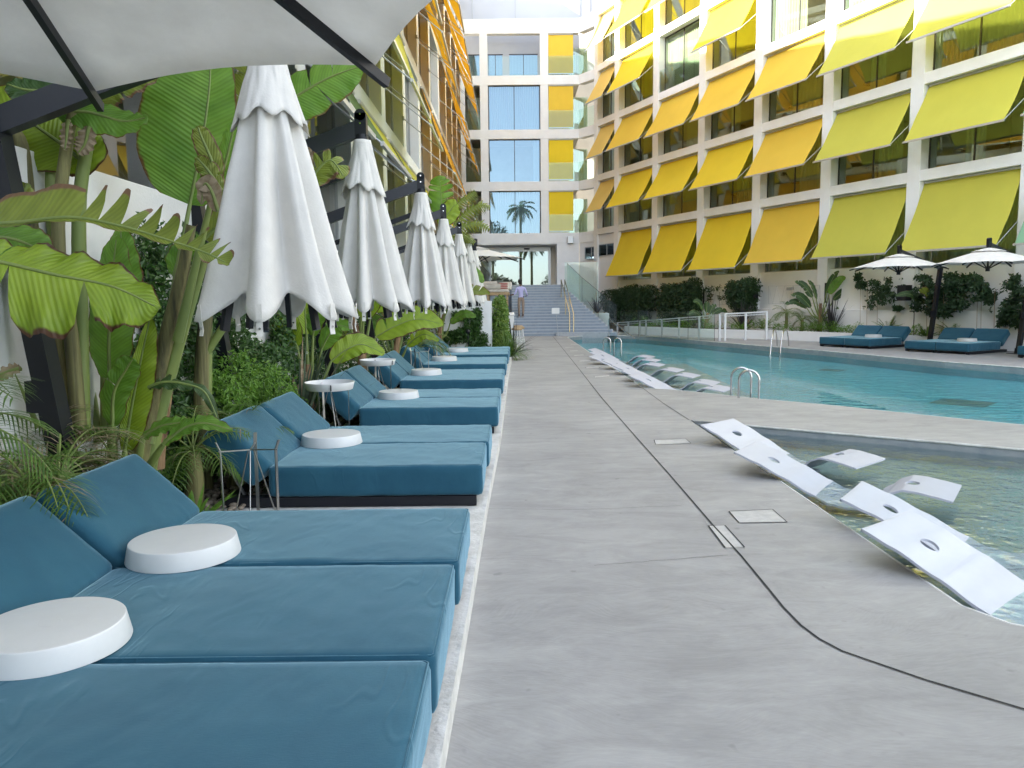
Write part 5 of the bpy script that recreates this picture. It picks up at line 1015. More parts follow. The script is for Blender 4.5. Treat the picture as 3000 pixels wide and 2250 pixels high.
# --- clump 2
og = (-2.5, 5.0, .1); c2 = empty('banana_like_plant', og, 0, 'broad leaved plant with one very large upright leaf left of the largest closed umbrella', 'plant', 'broad leaved plants on the left')
for k, (q, r0, r1, mm) in enumerate([([(400, 1380), (430, 1230), (480, 1020), (530, 820), (560, 660)], .075, .03, 'trunk'), ([(430, 1380), (450, 1260), (500, 1080), (560, 880), (600, 760)], .07, .024, 'stem'), ([(455, 1370), (462, 1300), (480, 1180), (492, 1090)], .06, .04, 'bark'), ([(405, 1380), (430, 1200), (465, 1080), (515, 870)], .05, .03, 'bark')]):
    m = MB(); pts = P3(q, 5.0 + .05 * k); m.tube(curve(pts, 16), [r0 + (r1 - r0) * i / 15 for i in range(16)], 10); m.build('stem', M[mm], c2, og)
LF = [dict(mid=P3([(556, 600), (580, 480), (604, 340), (616, 220), (612, 120)], 5.25), wd=.40, up=(.15, -1, .1), m='lf_green', fold=.08, droop=.02, wl=1.05, wr=.48, seed=21, stalk=[V(440, 1300, 5.0), V(500, 900, 5.15)], tip=.42, sweep=.15, sr=.014),
      dict(mid=P3([(322, 1110), (320, 980), (328, 830), (342, 690)], 5.0), wd=.155, up=(0, -1, .2), m='lf_green', fold=.15, seed=22, stalk=[V(330, 1350, 4.9)], tip=.5, sweep=.2),
      dict(mid=P3([(366, 1320), (385, 1200), (412, 1060), (440, 930)], 4.9), wd=.12, up=(.3, -1, .1), m='lf_lime', fold=.5, seed=23, wl=.5, wr=1.0, stalk=[V(365, 1390, 4.85)], tip=.5),
      dict(mid=P3([(372, 960), (362, 860), (356, 760), (354, 655)], 5.3), wd=.135, up=(0, -1, .1), m='lf_green', fold=.1, seed=24, sweep=.2), dict(mid=P3([(330, 1250), (335, 1150), (372, 1080), (390, 1050)], 4.8), wd=.10, up=(0, -1, .2), m='lf_green', fold=.2, seed=25, tears=[(-1, .4, .04), (-1, .6, .04)], stalk=[V(325, 1390, 4.8)]),
      dict(mid=P3([(250, 1000), (255, 930), (262, 880), (270, 850)], 5.2), wd=.10, up=(0, -1, .1), m='lf_green', fold=.3, seed=26, stalk=[V(290, 1300, 5.1)]), dict(mid=P3([(290, 985), (300, 930), (318, 900)], 5.1), wd=.06, up=(0, -1, .1), m='lf_olive', fold=.5, seed=27),
      dict(mid=P3([(300, 990), (285, 930), (240, 870), (228, 850)], 5.15), wd=.10, up=(0, -1, .1), m='lf_dark', fold=.1, seed=28, stalk=[V(310, 1290, 5.1)]),
      dict(mid=P3([(640, 540), (620, 470), (590, 400), (580, 370)], 4.85), wd=.07, up=(0, -1, .3), m='lf_olive', fold=.2, seed=29), dict(mid=P3([(650, 560), (610, 500), (575, 460)], 4.8), wd=.07, up=(0, -1, .3), m='lf_olive', fold=.3, seed=30, tears=[(1, .3, .05), (1, .6, .06), (-1, .5, .05)]),
      dict(mid=P3([(625, 560), (660, 480), (680, 400), (690, 350)], 4.9), wd=.09, up=(0, -1, .3), m='lf_green', fold=.3, seed=31, tears=auto_tears(5, 4), stalk=[V(520, 1000, 4.95)]), dict(mid=P3([(640, 620), (620, 560), (600, 540), (590, 600)], 4.75), wd=.06, up=(0, -1, .3), m='dry_leaf', fold=.4, seed=32),
      dict(mid=P3([(510, 810), (525, 760), (560, 720), (590, 700)], 5.2), wd=.10, up=(0, -1, .2), m='lf_green', fold=.2, seed=33, tears=auto_tears(3, 5)), dict(mid=P3([(420, 1280), (470, 1250), (520, 1240), (560, 1235)], 4.75), wd=.07, up=(0, -.6, .8), m='lf_green', fold=.3, seed=34, stalk=[V(395, 1390, 4.75)]),
      dict(mid=P3([(480, 1300), (540, 1255), (600, 1240), (682, 1262)], 4.6), wd=.065, up=(0, -.7, .7), m='lf_green', fold=.3, seed=35, wl=1, wr=.9, tears=[(-1, .5, .04)], stalk=[V(415, 1400, 4.7)]),
      dict(mid=P3([(435, 1135), (480, 1120), (540, 1125), (600, 1150), (640, 1235)], 4.9), wd=.055, up=(0, -.6, .8), m='lf_dark', fold=.3, seed=36, tears=auto_tears(5, 7)), dict(mid=P3([(600, 700), (660, 640), (700, 560), (710, 480)], 5.4), wd=.14, up=(0, -1, .2), m='lf_olive', fold=.2, seed=37, tears=auto_tears(6, 8))]
for a in LF: broad_leaf(parent=c2, og=og, **a)
# --- leaves above and between the umbrellas
og = (-2.5, 6.2, .1); c3 = empty('banana_like_plant', og, 0, 'broad leaved plant whose big leaf reaches right behind the largest closed umbrella', 'plant', 'broad leaved plants on the left')
trunk_mb([(-2.55, 6.2, .1), (-2.5, 6.2, 1.2), (-2.35, 6.25, 2.3)], (.08, .04)).build('stem', M['trunk'], c3, og)
broad_leaf(P3([(800, 330), (880, 275), (970, 225), (1062, 192)], 6.3), .24, (0, -1, .1), c3, og, 'lf_green', fold=.05, seed=41, tears=[(-1, .45, .04), (-1, .68, .03), (1, .5, .02)], stalk=[(-2.5, 6.2, .6), (-2.35, 6.25, 2.3)])
broad_leaf(P3([(700, 340), (720, 250), (725, 150)], 6.5), .2, (0, -1, .1), c3, og, 'lf_olive', fold=.2, seed=42, tears=auto_tears(6, 3), stalk=[(-2.5, 6.2, 1.5)])
broad_leaf(P3([(905, 545), (930, 500), (970, 470), (1010, 520)], 6.4), .15, (0, -.9, .4), c3, og, 'lf_olive', fold=.1, seed=43, tears=[(-1, t, .09) for t in (.2, .35, .5, .65, .8)], stalk=[(-2.5, 6.2, 1.2), V(860, 640, 6.3)])
broad_leaf(P3([(880, 560), (900, 520), (905, 460), (900, 430)], 6.5), .05, (0, -1, .1), c3, og, 'dry_leaf', fold=.5, seed=44)
def auto_plant(loc, h, n, lb_, seed, ms=('lf_green', 'lf_olive', 'lf_lime'), wd=.17, spread=.5, ll=.9, grp='broad leaved plants on the left', face=(0, -1, .1), tears=3, name='banana_like_plant', trunk='bark', arc=(-70, 70)):
    rn = random.Random(seed); loc = Vector(loc); r = empty(name, loc, 0, lb_, 'plant', grp)
    trunk_mb([loc, loc + Vector((rn.uniform(-.05, .05), 0, h * .25)), loc + Vector((rn.uniform(-.1, .1), 0, h * .45))], (.09, .05)).build('trunk', M[trunk], r, loc)
    for k in range(n):
        a = rad(arc[0] + (arc[1] - arc[0]) * (k + .5) / n + rn.uniform(-8, 8)); hh = h * rn.uniform(.72, 1.05) * (1 - .35 * abs(sin(a))); ax = Vector((sin(a), rn.uniform(-.4, .4), 0)); l = ll * rn.uniform(.75, 1.1)
        s0_ = loc + Vector((0, 0, h * .2)); s1_ = loc + ax * spread * .35 + Vector((0, 0, hh * .45)); b0 = loc + ax * spread * .6 + Vector((0, 0, hh * .72 - l * .15)); dz = Vector((0, 0, 1)) * cos(a) * .8 + ax * 1.0
        dz.normalize(); m0 = b0 + dz * l * .33 + Vector((0, 0, .06)); m1 = b0 + dz * l * .68 + Vector((0, 0, .04)); m2 = b0 + dz * l + Vector((ax.x * .1, 0, -.12 * abs(sin(a)) - .05))
        u = Vector(face) + Vector((rn.uniform(-.5, .5), 0, abs(sin(a)) * .7))
        broad_leaf([b0, m0, m1, m2], wd * rn.uniform(.8, 1.15), u, r, loc, rn.choice(ms), fold=rn.uniform(.1, .35), seed=seed * 10 + k, tears=auto_tears(rn.randint(0, tears), seed + k), stalk=[s0_, s1_], droop=.05)
    return r
auto_plant((-2.5, 9.4, .1), 1.75, 7, 'broad leaved plant with a bright leaf hanging below the second closed umbrella', 51, wd=.15, ll=.6)
auto_plant((-2.45, 12.3, .1), 2.9, 8, 'broad leaved plant between the second and third closed umbrellas', 52, ms=('lf_lime', 'lf_olive', 'lf_lime'), wd=.24, ll=1.0)
auto_plant((-2.2, 14.4, .1), 2.0, 6, 'broad leaved plant with a brown stem under the third closed umbrella', 53, wd=.16, ll=.7)
c4 = auto_plant((-2.1, 18.2, .1), 3.4, 7, 'tall broad leaved plant above the fourth closed umbrella, leaves against the central wing', 54, ms=('lf_olive', 'lf_green', 'lf_lime'), wd=.30, ll=1.25, spread=.9, tears=9)
og = (-2.1, 18.2, .1)
broad_leaf(P3([(1290, 640), (1293, 590), (1290, 545), (1285, 515)], 17.8), .33, (0, -1, .1), c4, og, 'lf_green', fold=.1, seed=61, tears=auto_tears(7, 61), stalk=[(-2.1, 18.2, 1.5)])
broad_leaf(P3([(1287, 660), (1310, 630), (1328, 605), (1340, 598)], 17.6), .24, (0, -1, .1), c4, og, 'lf_lime', fold=.05, seed=62, stalk=[(-2.1, 18.2, 1.5)])
for k, q in enumerate([[(1330, 660), (1370, 620), (1410, 600), (1436, 608)], [(1310, 700), (1350, 665), (1400, 655), (1435, 672)], [(1320, 620), (1350, 590), (1380, 570), (1392, 560)], [(1330, 700), (1355, 690), (1375, 700), (1390, 712)]]):
    broad_leaf(P3(q, 18.6), .30, (0, -.9, .4), c4, og, 'lf_olive', fold=-.2, droop=.2, seed=65 + k, tears=[(s, t / 16, .05) for t in range(2, 16) for s in (-1, 1)], stalk=[(-2.1, 18.2, 1.5), V(1300, 720, 18.4)])
auto_plant((-1.9, 20.8, .1), 2.6, 5, 'broad leaved plant whose lowest leaf shows right of the last closed umbrella', 55, wd=.2, ll=.9)
c5 = bpy.data.objects['banana_like_plant.%03d' % 7] if 'banana_like_plant.007' in bpy.data.objects else c4
broad_leaf(P3([(1362, 778), (1380, 790), (1400, 805), (1416, 828)], 20.2), .16, (0, -.8, .5), c5, c5.location, 'lf_green', fold=.15, seed=70, stalk=[Vector((-1.9, 20.8, 1.0))])
# --- leaf masses (one closed shape of many leaves each)
def leaf_cloud(name, lb_, cat, boxes, n, size, m, seed=0, group=None, kind=None, normal=(0, 0, 1), stems=None, flowers=0, aspect=.5, edge=None, flat=.5, pw=2, rej=-.16):
    rn = random.Random(seed); mb = MB()
    cum = []; tot = 0
    for bx in boxes: tot += bx[-1]; cum.append(tot)
    nf = Vector(normal).normalized()
    for _ in range(n):
        r_ = rn.uniform(0, tot); bx = boxes[next(i for i, c in enumerate(cum) if r_ <= c)]; c, a = Vector(bx[0]), [Vector(v) for v in bx[1]]
        while True:
            u = [rn.uniform(-1, 1) for _ in a]
            if sum(abs(x) ** pw for x in u) <= 1.0: break
        p = c + sum((v * x for v, x in zip(a, u)), Vector())
        if noise.noise(p * 2.6 + Vector((seed, 0, 0))) < rej: continue
        # leaf: a folded rhombus
        d = Vector((rn.gauss(0, 1), rn.gauss(0, 1), rn.gauss(-.5, .8))).normalized(); nn = (nf * 1.2 + Vector((rn.gauss(0, 1), rn.gauss(0, 1), rn.gauss(.4, 1))) * flat).normalized(); s = d.cross(nn)
        if s.length < .1: continue
        s.normalize(); nn = s.cross(d); L_ = size * rn.uniform(.6, 1.35); w_ = L_ * aspect * .5
        o = len(mb.v); mb.v += [p, p + d * L_ * .45 + s * w_ + nn * L_ * .06, p + d * L_ - nn * L_ * .1, p + d * L_ * .45 - s * w_ + nn * L_ * .06]; mb.f += [[o, o + 1, o + 2], [o, o + 2, o + 3]]; mb.m += [0, 0]; mb.sm += [False, False]
    for _ in range(flowers):
        bx = rn.choice(boxes); c, a = Vector(bx[0]), [Vector(v) for v in bx[1]]; p = c + sum((v * rn.uniform(-.8, .8) for v in a[:-1]), Vector()) + a[-1]
        for k in range(5): b = 2 * pi * k / 5; e = Vector((cos(b), -.4, sin(b))) * .022; f_ = Vector((cos(b + .5), -.4, sin(b + .5))) * .018; o = len(mb.v); mb.v += [p, p + e, p + f_]; mb.f.append([o, o + 1, o + 2]); mb.m.append(1); mb.sm.append(False)
    for st_ in (stems or []): mb.tube(curve(st_, 10), .007, 5, 2)
    o = mb.build(name, [M[m], M['flower'], M['bark']]); return tag(o, lb_, cat, group, kind)
B = lambda c, *a: (c, a, max(.05, a[0] and Vector(a[0]).length * Vector(a[1]).length))
back = lambda y0, y1, z0, z1, x=-2.74, th=.14: B((x, (y0 + y1) / 2, (z0 + z1) / 2), (0, (y1 - y0) / 2, 0), (0, 0, (z1 - z0) / 2), (th, 0, 0))
hedge_boxes = [back(5.2, 7.2, .15, 2.1), back(6.4, 8.6, .1, 2.0), back(7.8, 10.2, .1, 1.9), back(9.6, 12.2, .1, 1.7), back(5.4, 6.6, .9, 2.35), back(6.2, 7.2, 1.0, 2.3), back(5.6, 8.0, .1, 1.0, -2.66, .2), back(7.5, 9.5, .1, 1.2, -2.64, .2)]
leaf_cloud('climbing_hedge', 'dark green climbing hedge with small white flowers on the wall behind the left posts', 'hedge', hedge_boxes, 46000, .062, 'green_leaf', 1, normal=(1, -.5, .5), flowers=60)
leaf_cloud('climbing_hedge', 'dark climbing hedge farther along the left wall, behind the third umbrella', 'hedge', [back(12, 15, .1, 1.9), back(14, 17.5, .1, 2.0), back(17, 20.6, .1, 2.0)], 9000, .075, 'green_leaf', 2, normal=(1, -.5, .5))
fb_ = lambda x, y, z, r, h: B((x, y, z), (r, 0, 0), (0, r, 0), (0, 0, h))
leaf_cloud('fern_shrub', 'bright green lobed leaf shrub between the two nearest posts, behind the daybeds', 'shrub', [fb_(-2.5, 6.9, .95, .22, .3), fb_(-2.45, 7.6, .75, .3, .32), fb_(-2.5, 6.5, .8, .2, .3), fb_(-2.4, 8.0, .5, .25, .25)], 5200, .05, 'bright_leaf', 3, 'bright shrubs on the left', normal=(.4, -.6, 1), aspect=.42)
leaf_cloud('fern_shrub', 'low yellow green shrub at the foot of the largest upright leaf plant', 'shrub', [fb_(-2.62, 5.3, .40, .14, .22), fb_(-2.6, 5.8, .45, .16, .25)], 1500, .045, 'bright_leaf', 4, 'bright shrubs on the left', normal=(.4, -.6, 1), aspect=.35)
leaf_cloud('ivy', 'loose ivy over the white garden wall behind the last daybed', 'climber', [B((-2.0, 21.52, .75), (.55, 0, 0), (0, 0, .42), (0, .07, 0)), B((-1.45, 21.52, 1.15), (.28, 0, 0), (0, 0, .22), (0, .06, 0)), B((-.98, 21.5, 1.15), (.16, 0, 0), (0, 0, .45), (0, .06, 0)), B((-.95, 21.5, .55), (.30, 0, 0), (0, 0, .35), (0, .08, 0)), B((-.85, 21.5, .2), (.4, 0, 0), (0, 0, .2), (0, .1, 0)), B((-2.3, 21.4, 1.1), (.3, 0, 0), (0, 0, .5), (0, .1, 0)), B((-1.5, 21.5, .75), (.5, 0, 0), (0, 0, .3), (0, .07, 0))], 8500, .085, 'green_leaf', 5, normal=(.1, -1, .5), stems=[[(-.9, 21.5, .1), (-1.0, 21.52, .7), (-.95, 21.55, 1.6)], [(-1.6, 21.5, .1), (-1.5, 21.52, .7), (-1.3, 21.55, 1.3)]])
leaf_cloud('hedge', 'light green clipped hedge covering the corner of the terrace beside the stairs', 'hedge', [B((-.34, 22.6, .85), (.22, 0, 0), (0, 1.1, 0), (0, 0, .85)), B((-.34, 24.6, .9), (.22, 0, 0), (0, 1.3, 0), (0, 0, .9)), B((-.36, 26.6, .95), (.22, 0, 0), (0, 1.3, 0), (0, 0, .85)), B((-.3, 22.0, .4), (.25, 0, 0), (0, .4, 0), (0, 0, .45)), B((-.38, 22.0, 1.2), (.18, 0, 0), (0, .3, 0), (0, 0, .5))], 17000, .11, 'hedge_light', 6, normal=(.4, -1, .5), aspect=.38, pw=3)
# core so that the hedge is not see-through
b = MB(); b.box(-.46, -.28, 22.05, 27.4, .05, 1.35); o = b.build('hedge_core', M['ivy_leaf'], bpy.data.objects['hedge']); 
# --- rosettes, flax, fronds
def blade(mb, p, d, L_, w_, droop, mi=0, n=7, up=Vector((0, 0, 1)), twist=0):
    d = Vector(d).normalized(); s = d.cross(up); s = s.normalized() if s.length > .05 else Vector((1, 0, 0)); pts = []
    q = Vector(p); dd = d.copy()
    o = len(mb.v)
    for i in range(n + 1):
        t = i / n; w = w_ * (1 - t) ** .6 * min(1, .45 + t * 2.2) * .5 if i < n else .0008
        mb.v += [q - s * w, q + dd.cross(s).normalized() * w * -.35, q + s * w]; q = q + dd * L_ / n; dd = (dd + Vector((0, 0, -droop / n * (1 + t)))).normalized()
    for i in range(n):
        a = o + 3 * i; mb.f += [[a, a + 1, a + 4, a + 3], [a + 1, a + 2, a + 5, a + 4]]; mb.m += [mi, mi]; mb.sm += [True, True]
def sword_plant(loc, n, L_, w_, m, lb_, seed, grp, tilt=.5, droop=.3, name='flax_plant', cat='plant', col2=None):
    rn = random.Random(seed); loc = Vector(loc); mb = MB()
    for _ in range(n):
        a = rn.uniform(0, 2 * pi); t = rn.uniform(.05, tilt); blade(mb, loc + Vector((cos(a), sin(a), 0)) * .05, (cos(a) * t, sin(a) * t, 1 - t * .5), L_ * rn.uniform(.6, 1.1), w_ * rn.uniform(.7, 1.2), droop * rn.uniform(.2, 1.5), 1 if col2 and rn.random() < .3 else 0)
    return tag(mb.build(name, [M[m], M[col2 or m]]), lb_, cat, grp)
sword_plant((-2.5, 8.9, .1), 34, 1.15, .055, 'flax_leaf', 'grey green sword leaved flax behind the rod table, under the second umbrella', 1, 'sword leaved plants', .5, .5, col2='dry_leaf')
sword_plant((-2.35, 9.9, .1), 22, .9, .05, 'flax_leaf', 'smaller sword leaved flax beside the bright hanging leaf', 2, 'sword leaved plants', .6, .7)
sword_plant((.05, 23.0, .05), 30, 1.1, .06, 'dark_flax', 'dark purple spiky flax beside the wicker stools', 3, 'sword leaved plants', 1.3, .5)
b = MB(); b.box(3.95, 4.75, 37.4, 38.4, 0, .95); tag(b.build('planter_box', M['stucco'], bevel=.02), 'white planter block behind the sloping stair glass', 'planter')
sword_plant((4.22, 37.9, .95), 26, 1.0, .08, 'dark_flax', 'dark spiky flax behind the sloping stair glass', 4, 'sword leaved plants', .6, .3)
sword_plant((9.55, 31.8, .27), 50, 1.35, .05, 'dark_flax', 'dark spiky flax under the climbing shrub behind the white railing', 5, 'sword leaved plants', .9, .5)
sword_plant((11.95, 28.75, .27), 60, 1.5, .055, 'dark_flax', 'tall dark flax right of the broad leaved plant behind the far daybeds', 6, 'sword leaved plants', .6, .4)
sword_plant((-.10, 21.2, .06), 320, .85, .022, 'palm_leaf', 'tuft of fine green grass spilling over the end of the last daybed', 7, 'grass tufts', 1.2, 1.6, name='grass_tuft')
sword_plant((-1.35, 21.1, .06), 14, .42, .11, 'bright_leaf', 'small green rosette plant in front of the ivy covered garden wall', 8, 'rosette plants', 1.0, .3, name='agave')
sword_plant((-2.5, 4.35, .15), 260, .62, .016, 'palm_leaf', 'mass of fine green and dry brown blades round the foot of the nearest leaning post', 14, 'grass tufts', 1.3, 2.2, name='grass_tuft', col2='dry_leaf')
sword_plant((-2.42, 4.72, .15), 200, .52, .016, 'palm_leaf', 'half dry tuft of fine blades in front of the broad leaved stems', 15, 'grass tufts', 1.3, 2.4, name='grass_tuft', col2='dry_leaf')
sword_plant((-2.09, 4.78, .2), 16, .34, .095, 'bright_leaf', 'bright green rosette plant on the pebbles behind the bare wire stand', 9, 'rosette plants', 1.3, .5, name='agave')
sword_plant((13.45, 24.9, .3), 22, .5, .12, 'palm_leaf', 'green rosette plant behind the second daybed pair across the pool', 10, 'rosette plants', 1.3, .4, name='agave')
def frond(mb, p, d, L_, leaf, lw_, droop, seed, n=26, dry=.0, mi=0):
    rn = random.Random(seed); q = Vector(p); dd = Vector(d).normalized(); pts = [q.copy()]
    for i in range(n):
        t = i / n; q = q + dd * L_ / n; dd = (dd + Vector((0, 0, -droop / n))).normalized(); pts.append(q.copy())
        if i < 3: continue
        s = dd.cross(Vector((0, 0, 1))); s = s.normalized() if s.length > .05 else Vector((1, 0, 0)); ll = leaf * sin(pi * min(1, .12 + t * .9)) ** .6
        for sd in (-1, 1): blade(mb, q, s * sd + dd * .8 + Vector((0, 0, rn.uniform(.0, .3))), ll * rn.uniform(.75, 1.1), lw_, rn.uniform(.5, 1.3), 1 if rn.random() < dry else mi, n=4)
    mb.tube(pts, [.008 * (1 - .7 * i / n) for i in range(n + 1)], 5, 2)
def palm(loc, h, nfr, L_, leaf, lb_, seed, grp='small palms', dry=.1, el=(.2, 1.3), droop=1.6, lw_=.016, name='palm', arc=(0, 360), rt=.07):
    rn = random.Random(seed); loc = Vector(loc); r = empty(name, loc, 0, lb_, 'palm', grp); top = loc + Vector((.03, 0, h))
    if h > .15: trunk_mb([loc, loc + Vector((.04, 0, h * .5)), top], (rt, rt * .75)).build('trunk', M['trunk'], r, loc)
    for k in range(nfr):
        a = rad(rn.uniform(*arc)); e = rn.uniform(*el); mb = MB(); frond(mb, top, (cos(a) * cos(e), sin(a) * cos(e), sin(e)), L_ * rn.uniform(.75, 1.1), leaf, lw_, droop * rn.uniform(.7, 1.3), seed * 50 + k, n=max(12, int(L_ * 30)), dry=dry)
        mb.build('frond', [M['palm_leaf'], M['dry_leaf'], M['stem']], r, loc)
    return r
palm((-2.5, 4.1, .2), .50, 40, .70, .26, 'messy palm with many dry brown tips at the foot of the nearest leaning post', 1, 'low palms on the left', .5, (-.1, 1.2), 2.6, .012, arc=(60, 290))
palm((-2.42, 3.72, .45), .3, 24, .50, .22, 'fresh green palm at the left edge drooping over the third nearest daybed', 2, 'low palms on the left', .12, (0, 1.2), 2.6, .012, arc=(150, 350))
palm((-2.5, 4.75, .1), .40, 14, .7, .25, 'half dry palm between the two big broad leaved plants', 3, 'low palms on the left', .5, (0, 1.3), 2.4, .012, arc=(60, 300))
palm((-2.62, 3.3, .9), .2, 12, .8, .28, 'blue green palm at the far left edge behind the leaning post', 13, 'low palms on the left', .0, (.2, 1.2), 1.5, .012)
palm((-2.35, 6.35, .1), .35, 18, .62, .20, 'bright green feathery palm behind the first raised white tray', 4, 'low palms on the left', .05, (.2, 1.4), 1.8, .012)
palm((-2.4, 5.6, .1), .45, 14, .55, .2, 'small pale green palm beside the second leaning post', 5, 'low palms on the left', .05, (.1, 1.3), 1.8, .012)
palm((-2.0, 16.2, .1), .55, 16, .8, .26, 'green feathery palm behind the fourth pair of daybeds', 6, 'low palms on the left', .1, (.1, 1.2), 1.8)
palm((10.75, 30.2, .27), .75, 16, .75, .26, 'small palm with trunk under the wire trellis, left one of two', 7, 'small palms', .1, (0, 1.3), 1.8); palm((11.15, 29.6, .27), .5, 14, .65, .22, 'small palm with trunk under the wire trellis, right one of two', 8, 'small palms', .1, (0, 1.3), 1.6)
for x, y, lb_, sd in ((10.1, 31.0, 'dark cycad behind the end of the white railing', 9), (11.55, 28.9, 'dark cycad right of the two small palms', 10), (12.9, 26.4, 'dark cycad above the far daybed pair', 11), (14.0, 24.4, 'small fan leaved palm beside the leaning post across the pool', 12)):
    palm((x, y, .27), .12, 18, .62, .16, lb_, sd, 'cycads across the pool', .02, (.3, 1.35), .7, .022, name='cycad')
# --- across the pool
gr = 'broad leaved plants across the pool'
auto_plant((11.75, 29.3, .27), 2.5, 8, 'tall broad leaved plant left of the dark flax across the pool', 81, ('lf_dark', 'lf_green'), .15, .9, .95, gr)
auto_plant((14.05, 25.2, .27), 2.4, 6, 'broad leaved plant between the two white umbrellas across the pool', 82, ('lf_dark', 'lf_olive', 'lf_green'), .17, .8, .95, gr)
auto_plant((8.45, 33.4, .27), 1.6, 5, 'broad leaved plant behind the level glass screen', 83, ('lf_dark',), .17, .5, .65, gr)
def wp(x, y, off): return wallpt(x, y, off)
def ivy(lb_, blobs, n, seed, size=.10, name='climber', rj=-.02):
    bx = []
    for x, y, rx, ry, th in blobs:
        c = wp(x, y, .42 + th); k = (c.y) / F_PX * 1.02; bx.append(B(c, T * (rx * k / .62), (0, 0, ry * k), NRM * th))
    return leaf_cloud(name, lb_, 'climber', bx, n, size, 'ivy_leaf', seed, 'climbers on the right wing', normal=NRM + Vector((0, 0, .4)), pw=3.2, rej=rj, stems=[[Vector((c[0].x, c[0].y, .3)), Vector(c[0]) - T * .05 - Vector((0, 0, .1)), Vector(c[0])] for c in bx[:3]])
ivy('dark climbing hedge at the end of the right wing, left part beside the stair glass', [(1790, 880, 32, 32, .3), (1855, 875, 45, 40, .3), (1900, 872, 28, 38, .3), (1830, 905, 70, 30, .3), (1850, 935, 60, 22, .4), (1845, 862, 60, 20, .3)], 24000, 21, rj=-.35)
ivy('dark climbing hedge behind the glass screen, right part below the awnings', [(1965, 868, 35, 38, .3), (2015, 865, 35, 40, .3), (2035, 855, 18, 42, .25), (1990, 905, 60, 22, .3), (1943, 880, 14, 40, .25), (1990, 930, 60, 20, .4), (1985, 860, 50, 22, .3)], 24000, 22, rj=-.35)
ivy('round climbing shrub beside the black wall loudspeaker, left of the trellis', [(2170, 862, 35, 40, .35), (2195, 850, 25, 38, .3), (2180, 895, 30, 22, .3), (2150, 850, 20, 28, .2)], 9000, 23, rj=-.3)
ivy('thin straggling vine beside the slim wall light', [(2085, 848, 22, 9, .1), (2110, 858, 10, 22, .08), (2078, 868, 6, 14, .08), (2126, 845, 14, 10, .1)], 420, 24, .11)
ivy('open ivy growing across the wall left of the black square loudspeaker', [(2525, 835, 14, 10, .1), (2545, 828, 26, 9, .1), (2575, 845, 28, 12, .1), (2560, 872, 26, 8, .1), (2600, 862, 22, 9, .1), (2620, 820, 20, 10, .1), (2640, 832, 14, 8, .1), (2515, 812, 6, 14, .1), (2610, 885, 20, 8, .1), (2555, 890, 22, 14, .15), (2630, 902, 8, 6, .1), (2590, 895, 14, 10, .1)], 3000, 25, .11)
ivy('dense ivy on the wall behind the leaning post across the pool', [(2735, 850, 40, 45, .2), (2770, 835, 35, 30, .2), (2720, 885, 35, 28, .2), (2755, 905, 26, 22, .2), (2790, 870, 30, 40, .2), (2700, 815, 16, 10, .1), (2765, 812, 28, 14, .15)], 8000, 26, .11)
ivy('dense ivy on the wall between the second white umbrella and its post', [(2870, 830, 38, 20, .2), (2920, 850, 34, 40, .2), (2880, 880, 22, 14, .15), (2945, 890, 25, 40, .2), (2925, 930, 16, 26, .15), (2838, 815, 22, 12, .1), (2955, 820, 20, 14, .1)], 8000, 27, .11)
ivy('ivy at the right edge of the photo', [(2990, 880, 16, 40, .2), (2992, 935, 18, 26, .2)], 1800, 28, .11)
# low green planting in the right planter
lowb = []
for (x0, y0), (x1, y1) in zip(pl[:-1], pl[1:]):
    n_ = int(math.hypot(x1 - x0, y1 - y0) / .35)
    for k in range(n_): t = k / n_; hh = random.uniform(.10, .28); lowb.append(B((x0 + (x1 - x0) * t + .42, y0 + (y1 - y0) * t + .1, .3 + hh), (.2, 0, 0), (0, .2, 0), (0, 0, hh)))
leaf_cloud('low_planting', 'low green ground cover filling the planter along the right wing', 'ground cover', lowb, 13000, .085, 'bright_leaf', 31, None, 'stuff', normal=(-.5, -.6, 1), aspect=.25)
lowb = [B((random.uniform(-2.7, -2.35), y * .37 + 3, .2 + random.uniform(0, .12)), (.2, 0, 0), (0, .22, 0), (0, 0, .14)) for y in range(1, 48)]
leaf_cloud('low_planting', 'low green ground cover under the left plants', 'ground cover', lowb, 9000, .05, 'green_leaf', 32, None, 'stuff', normal=(.4, -.6, 1), aspect=.35)
# pebbles behind the daybeds
rn = random.Random(5); mb = MB()
for _ in range(900):
    x, y = rn.uniform(-2.75, -2.0), rn.uniform(4.45, 8.3); r_ = rn.uniform(.012, .028); c = Vector((x, y, KZ + .0 + r_ * .4 + (.02 if x > -2.3 else 0))); a = rn.uniform(0, pi); vs = []
    for dz, rr_ in ((-.5, .6), (0, 1), (.45, .65)):
        for k in range(7): b = 2 * pi * k / 7; v = Vector((cos(b) * r_ * rr_ * 1.35, sin(b) * r_ * rr_, dz * r_)); vs.append(c + Matrix.Rotation(a, 3, 'Z') @ v)
    vs.append(c + Vector((0, 0, r_ * .62))); fs = [(i * 7 + k, i * 7 + (k + 1) % 7, (i + 1) * 7 + (k + 1) % 7, (i + 1) * 7 + k) for i in range(2) for k in range(7)] + [(14 + k, 14 + (k + 1) % 7, 21) for k in range(7)]
    mb.add(vs, fs, 0, True)
M['pebble'] = mat('pebbles', (.13, .10, .075), .75, c2=(.30, .25, .19), vscale=9); tag(mb.build('pebbles', M['pebble']), 'brown pebbles spread behind the daybeds', 'pebbles', None, 'stuff')
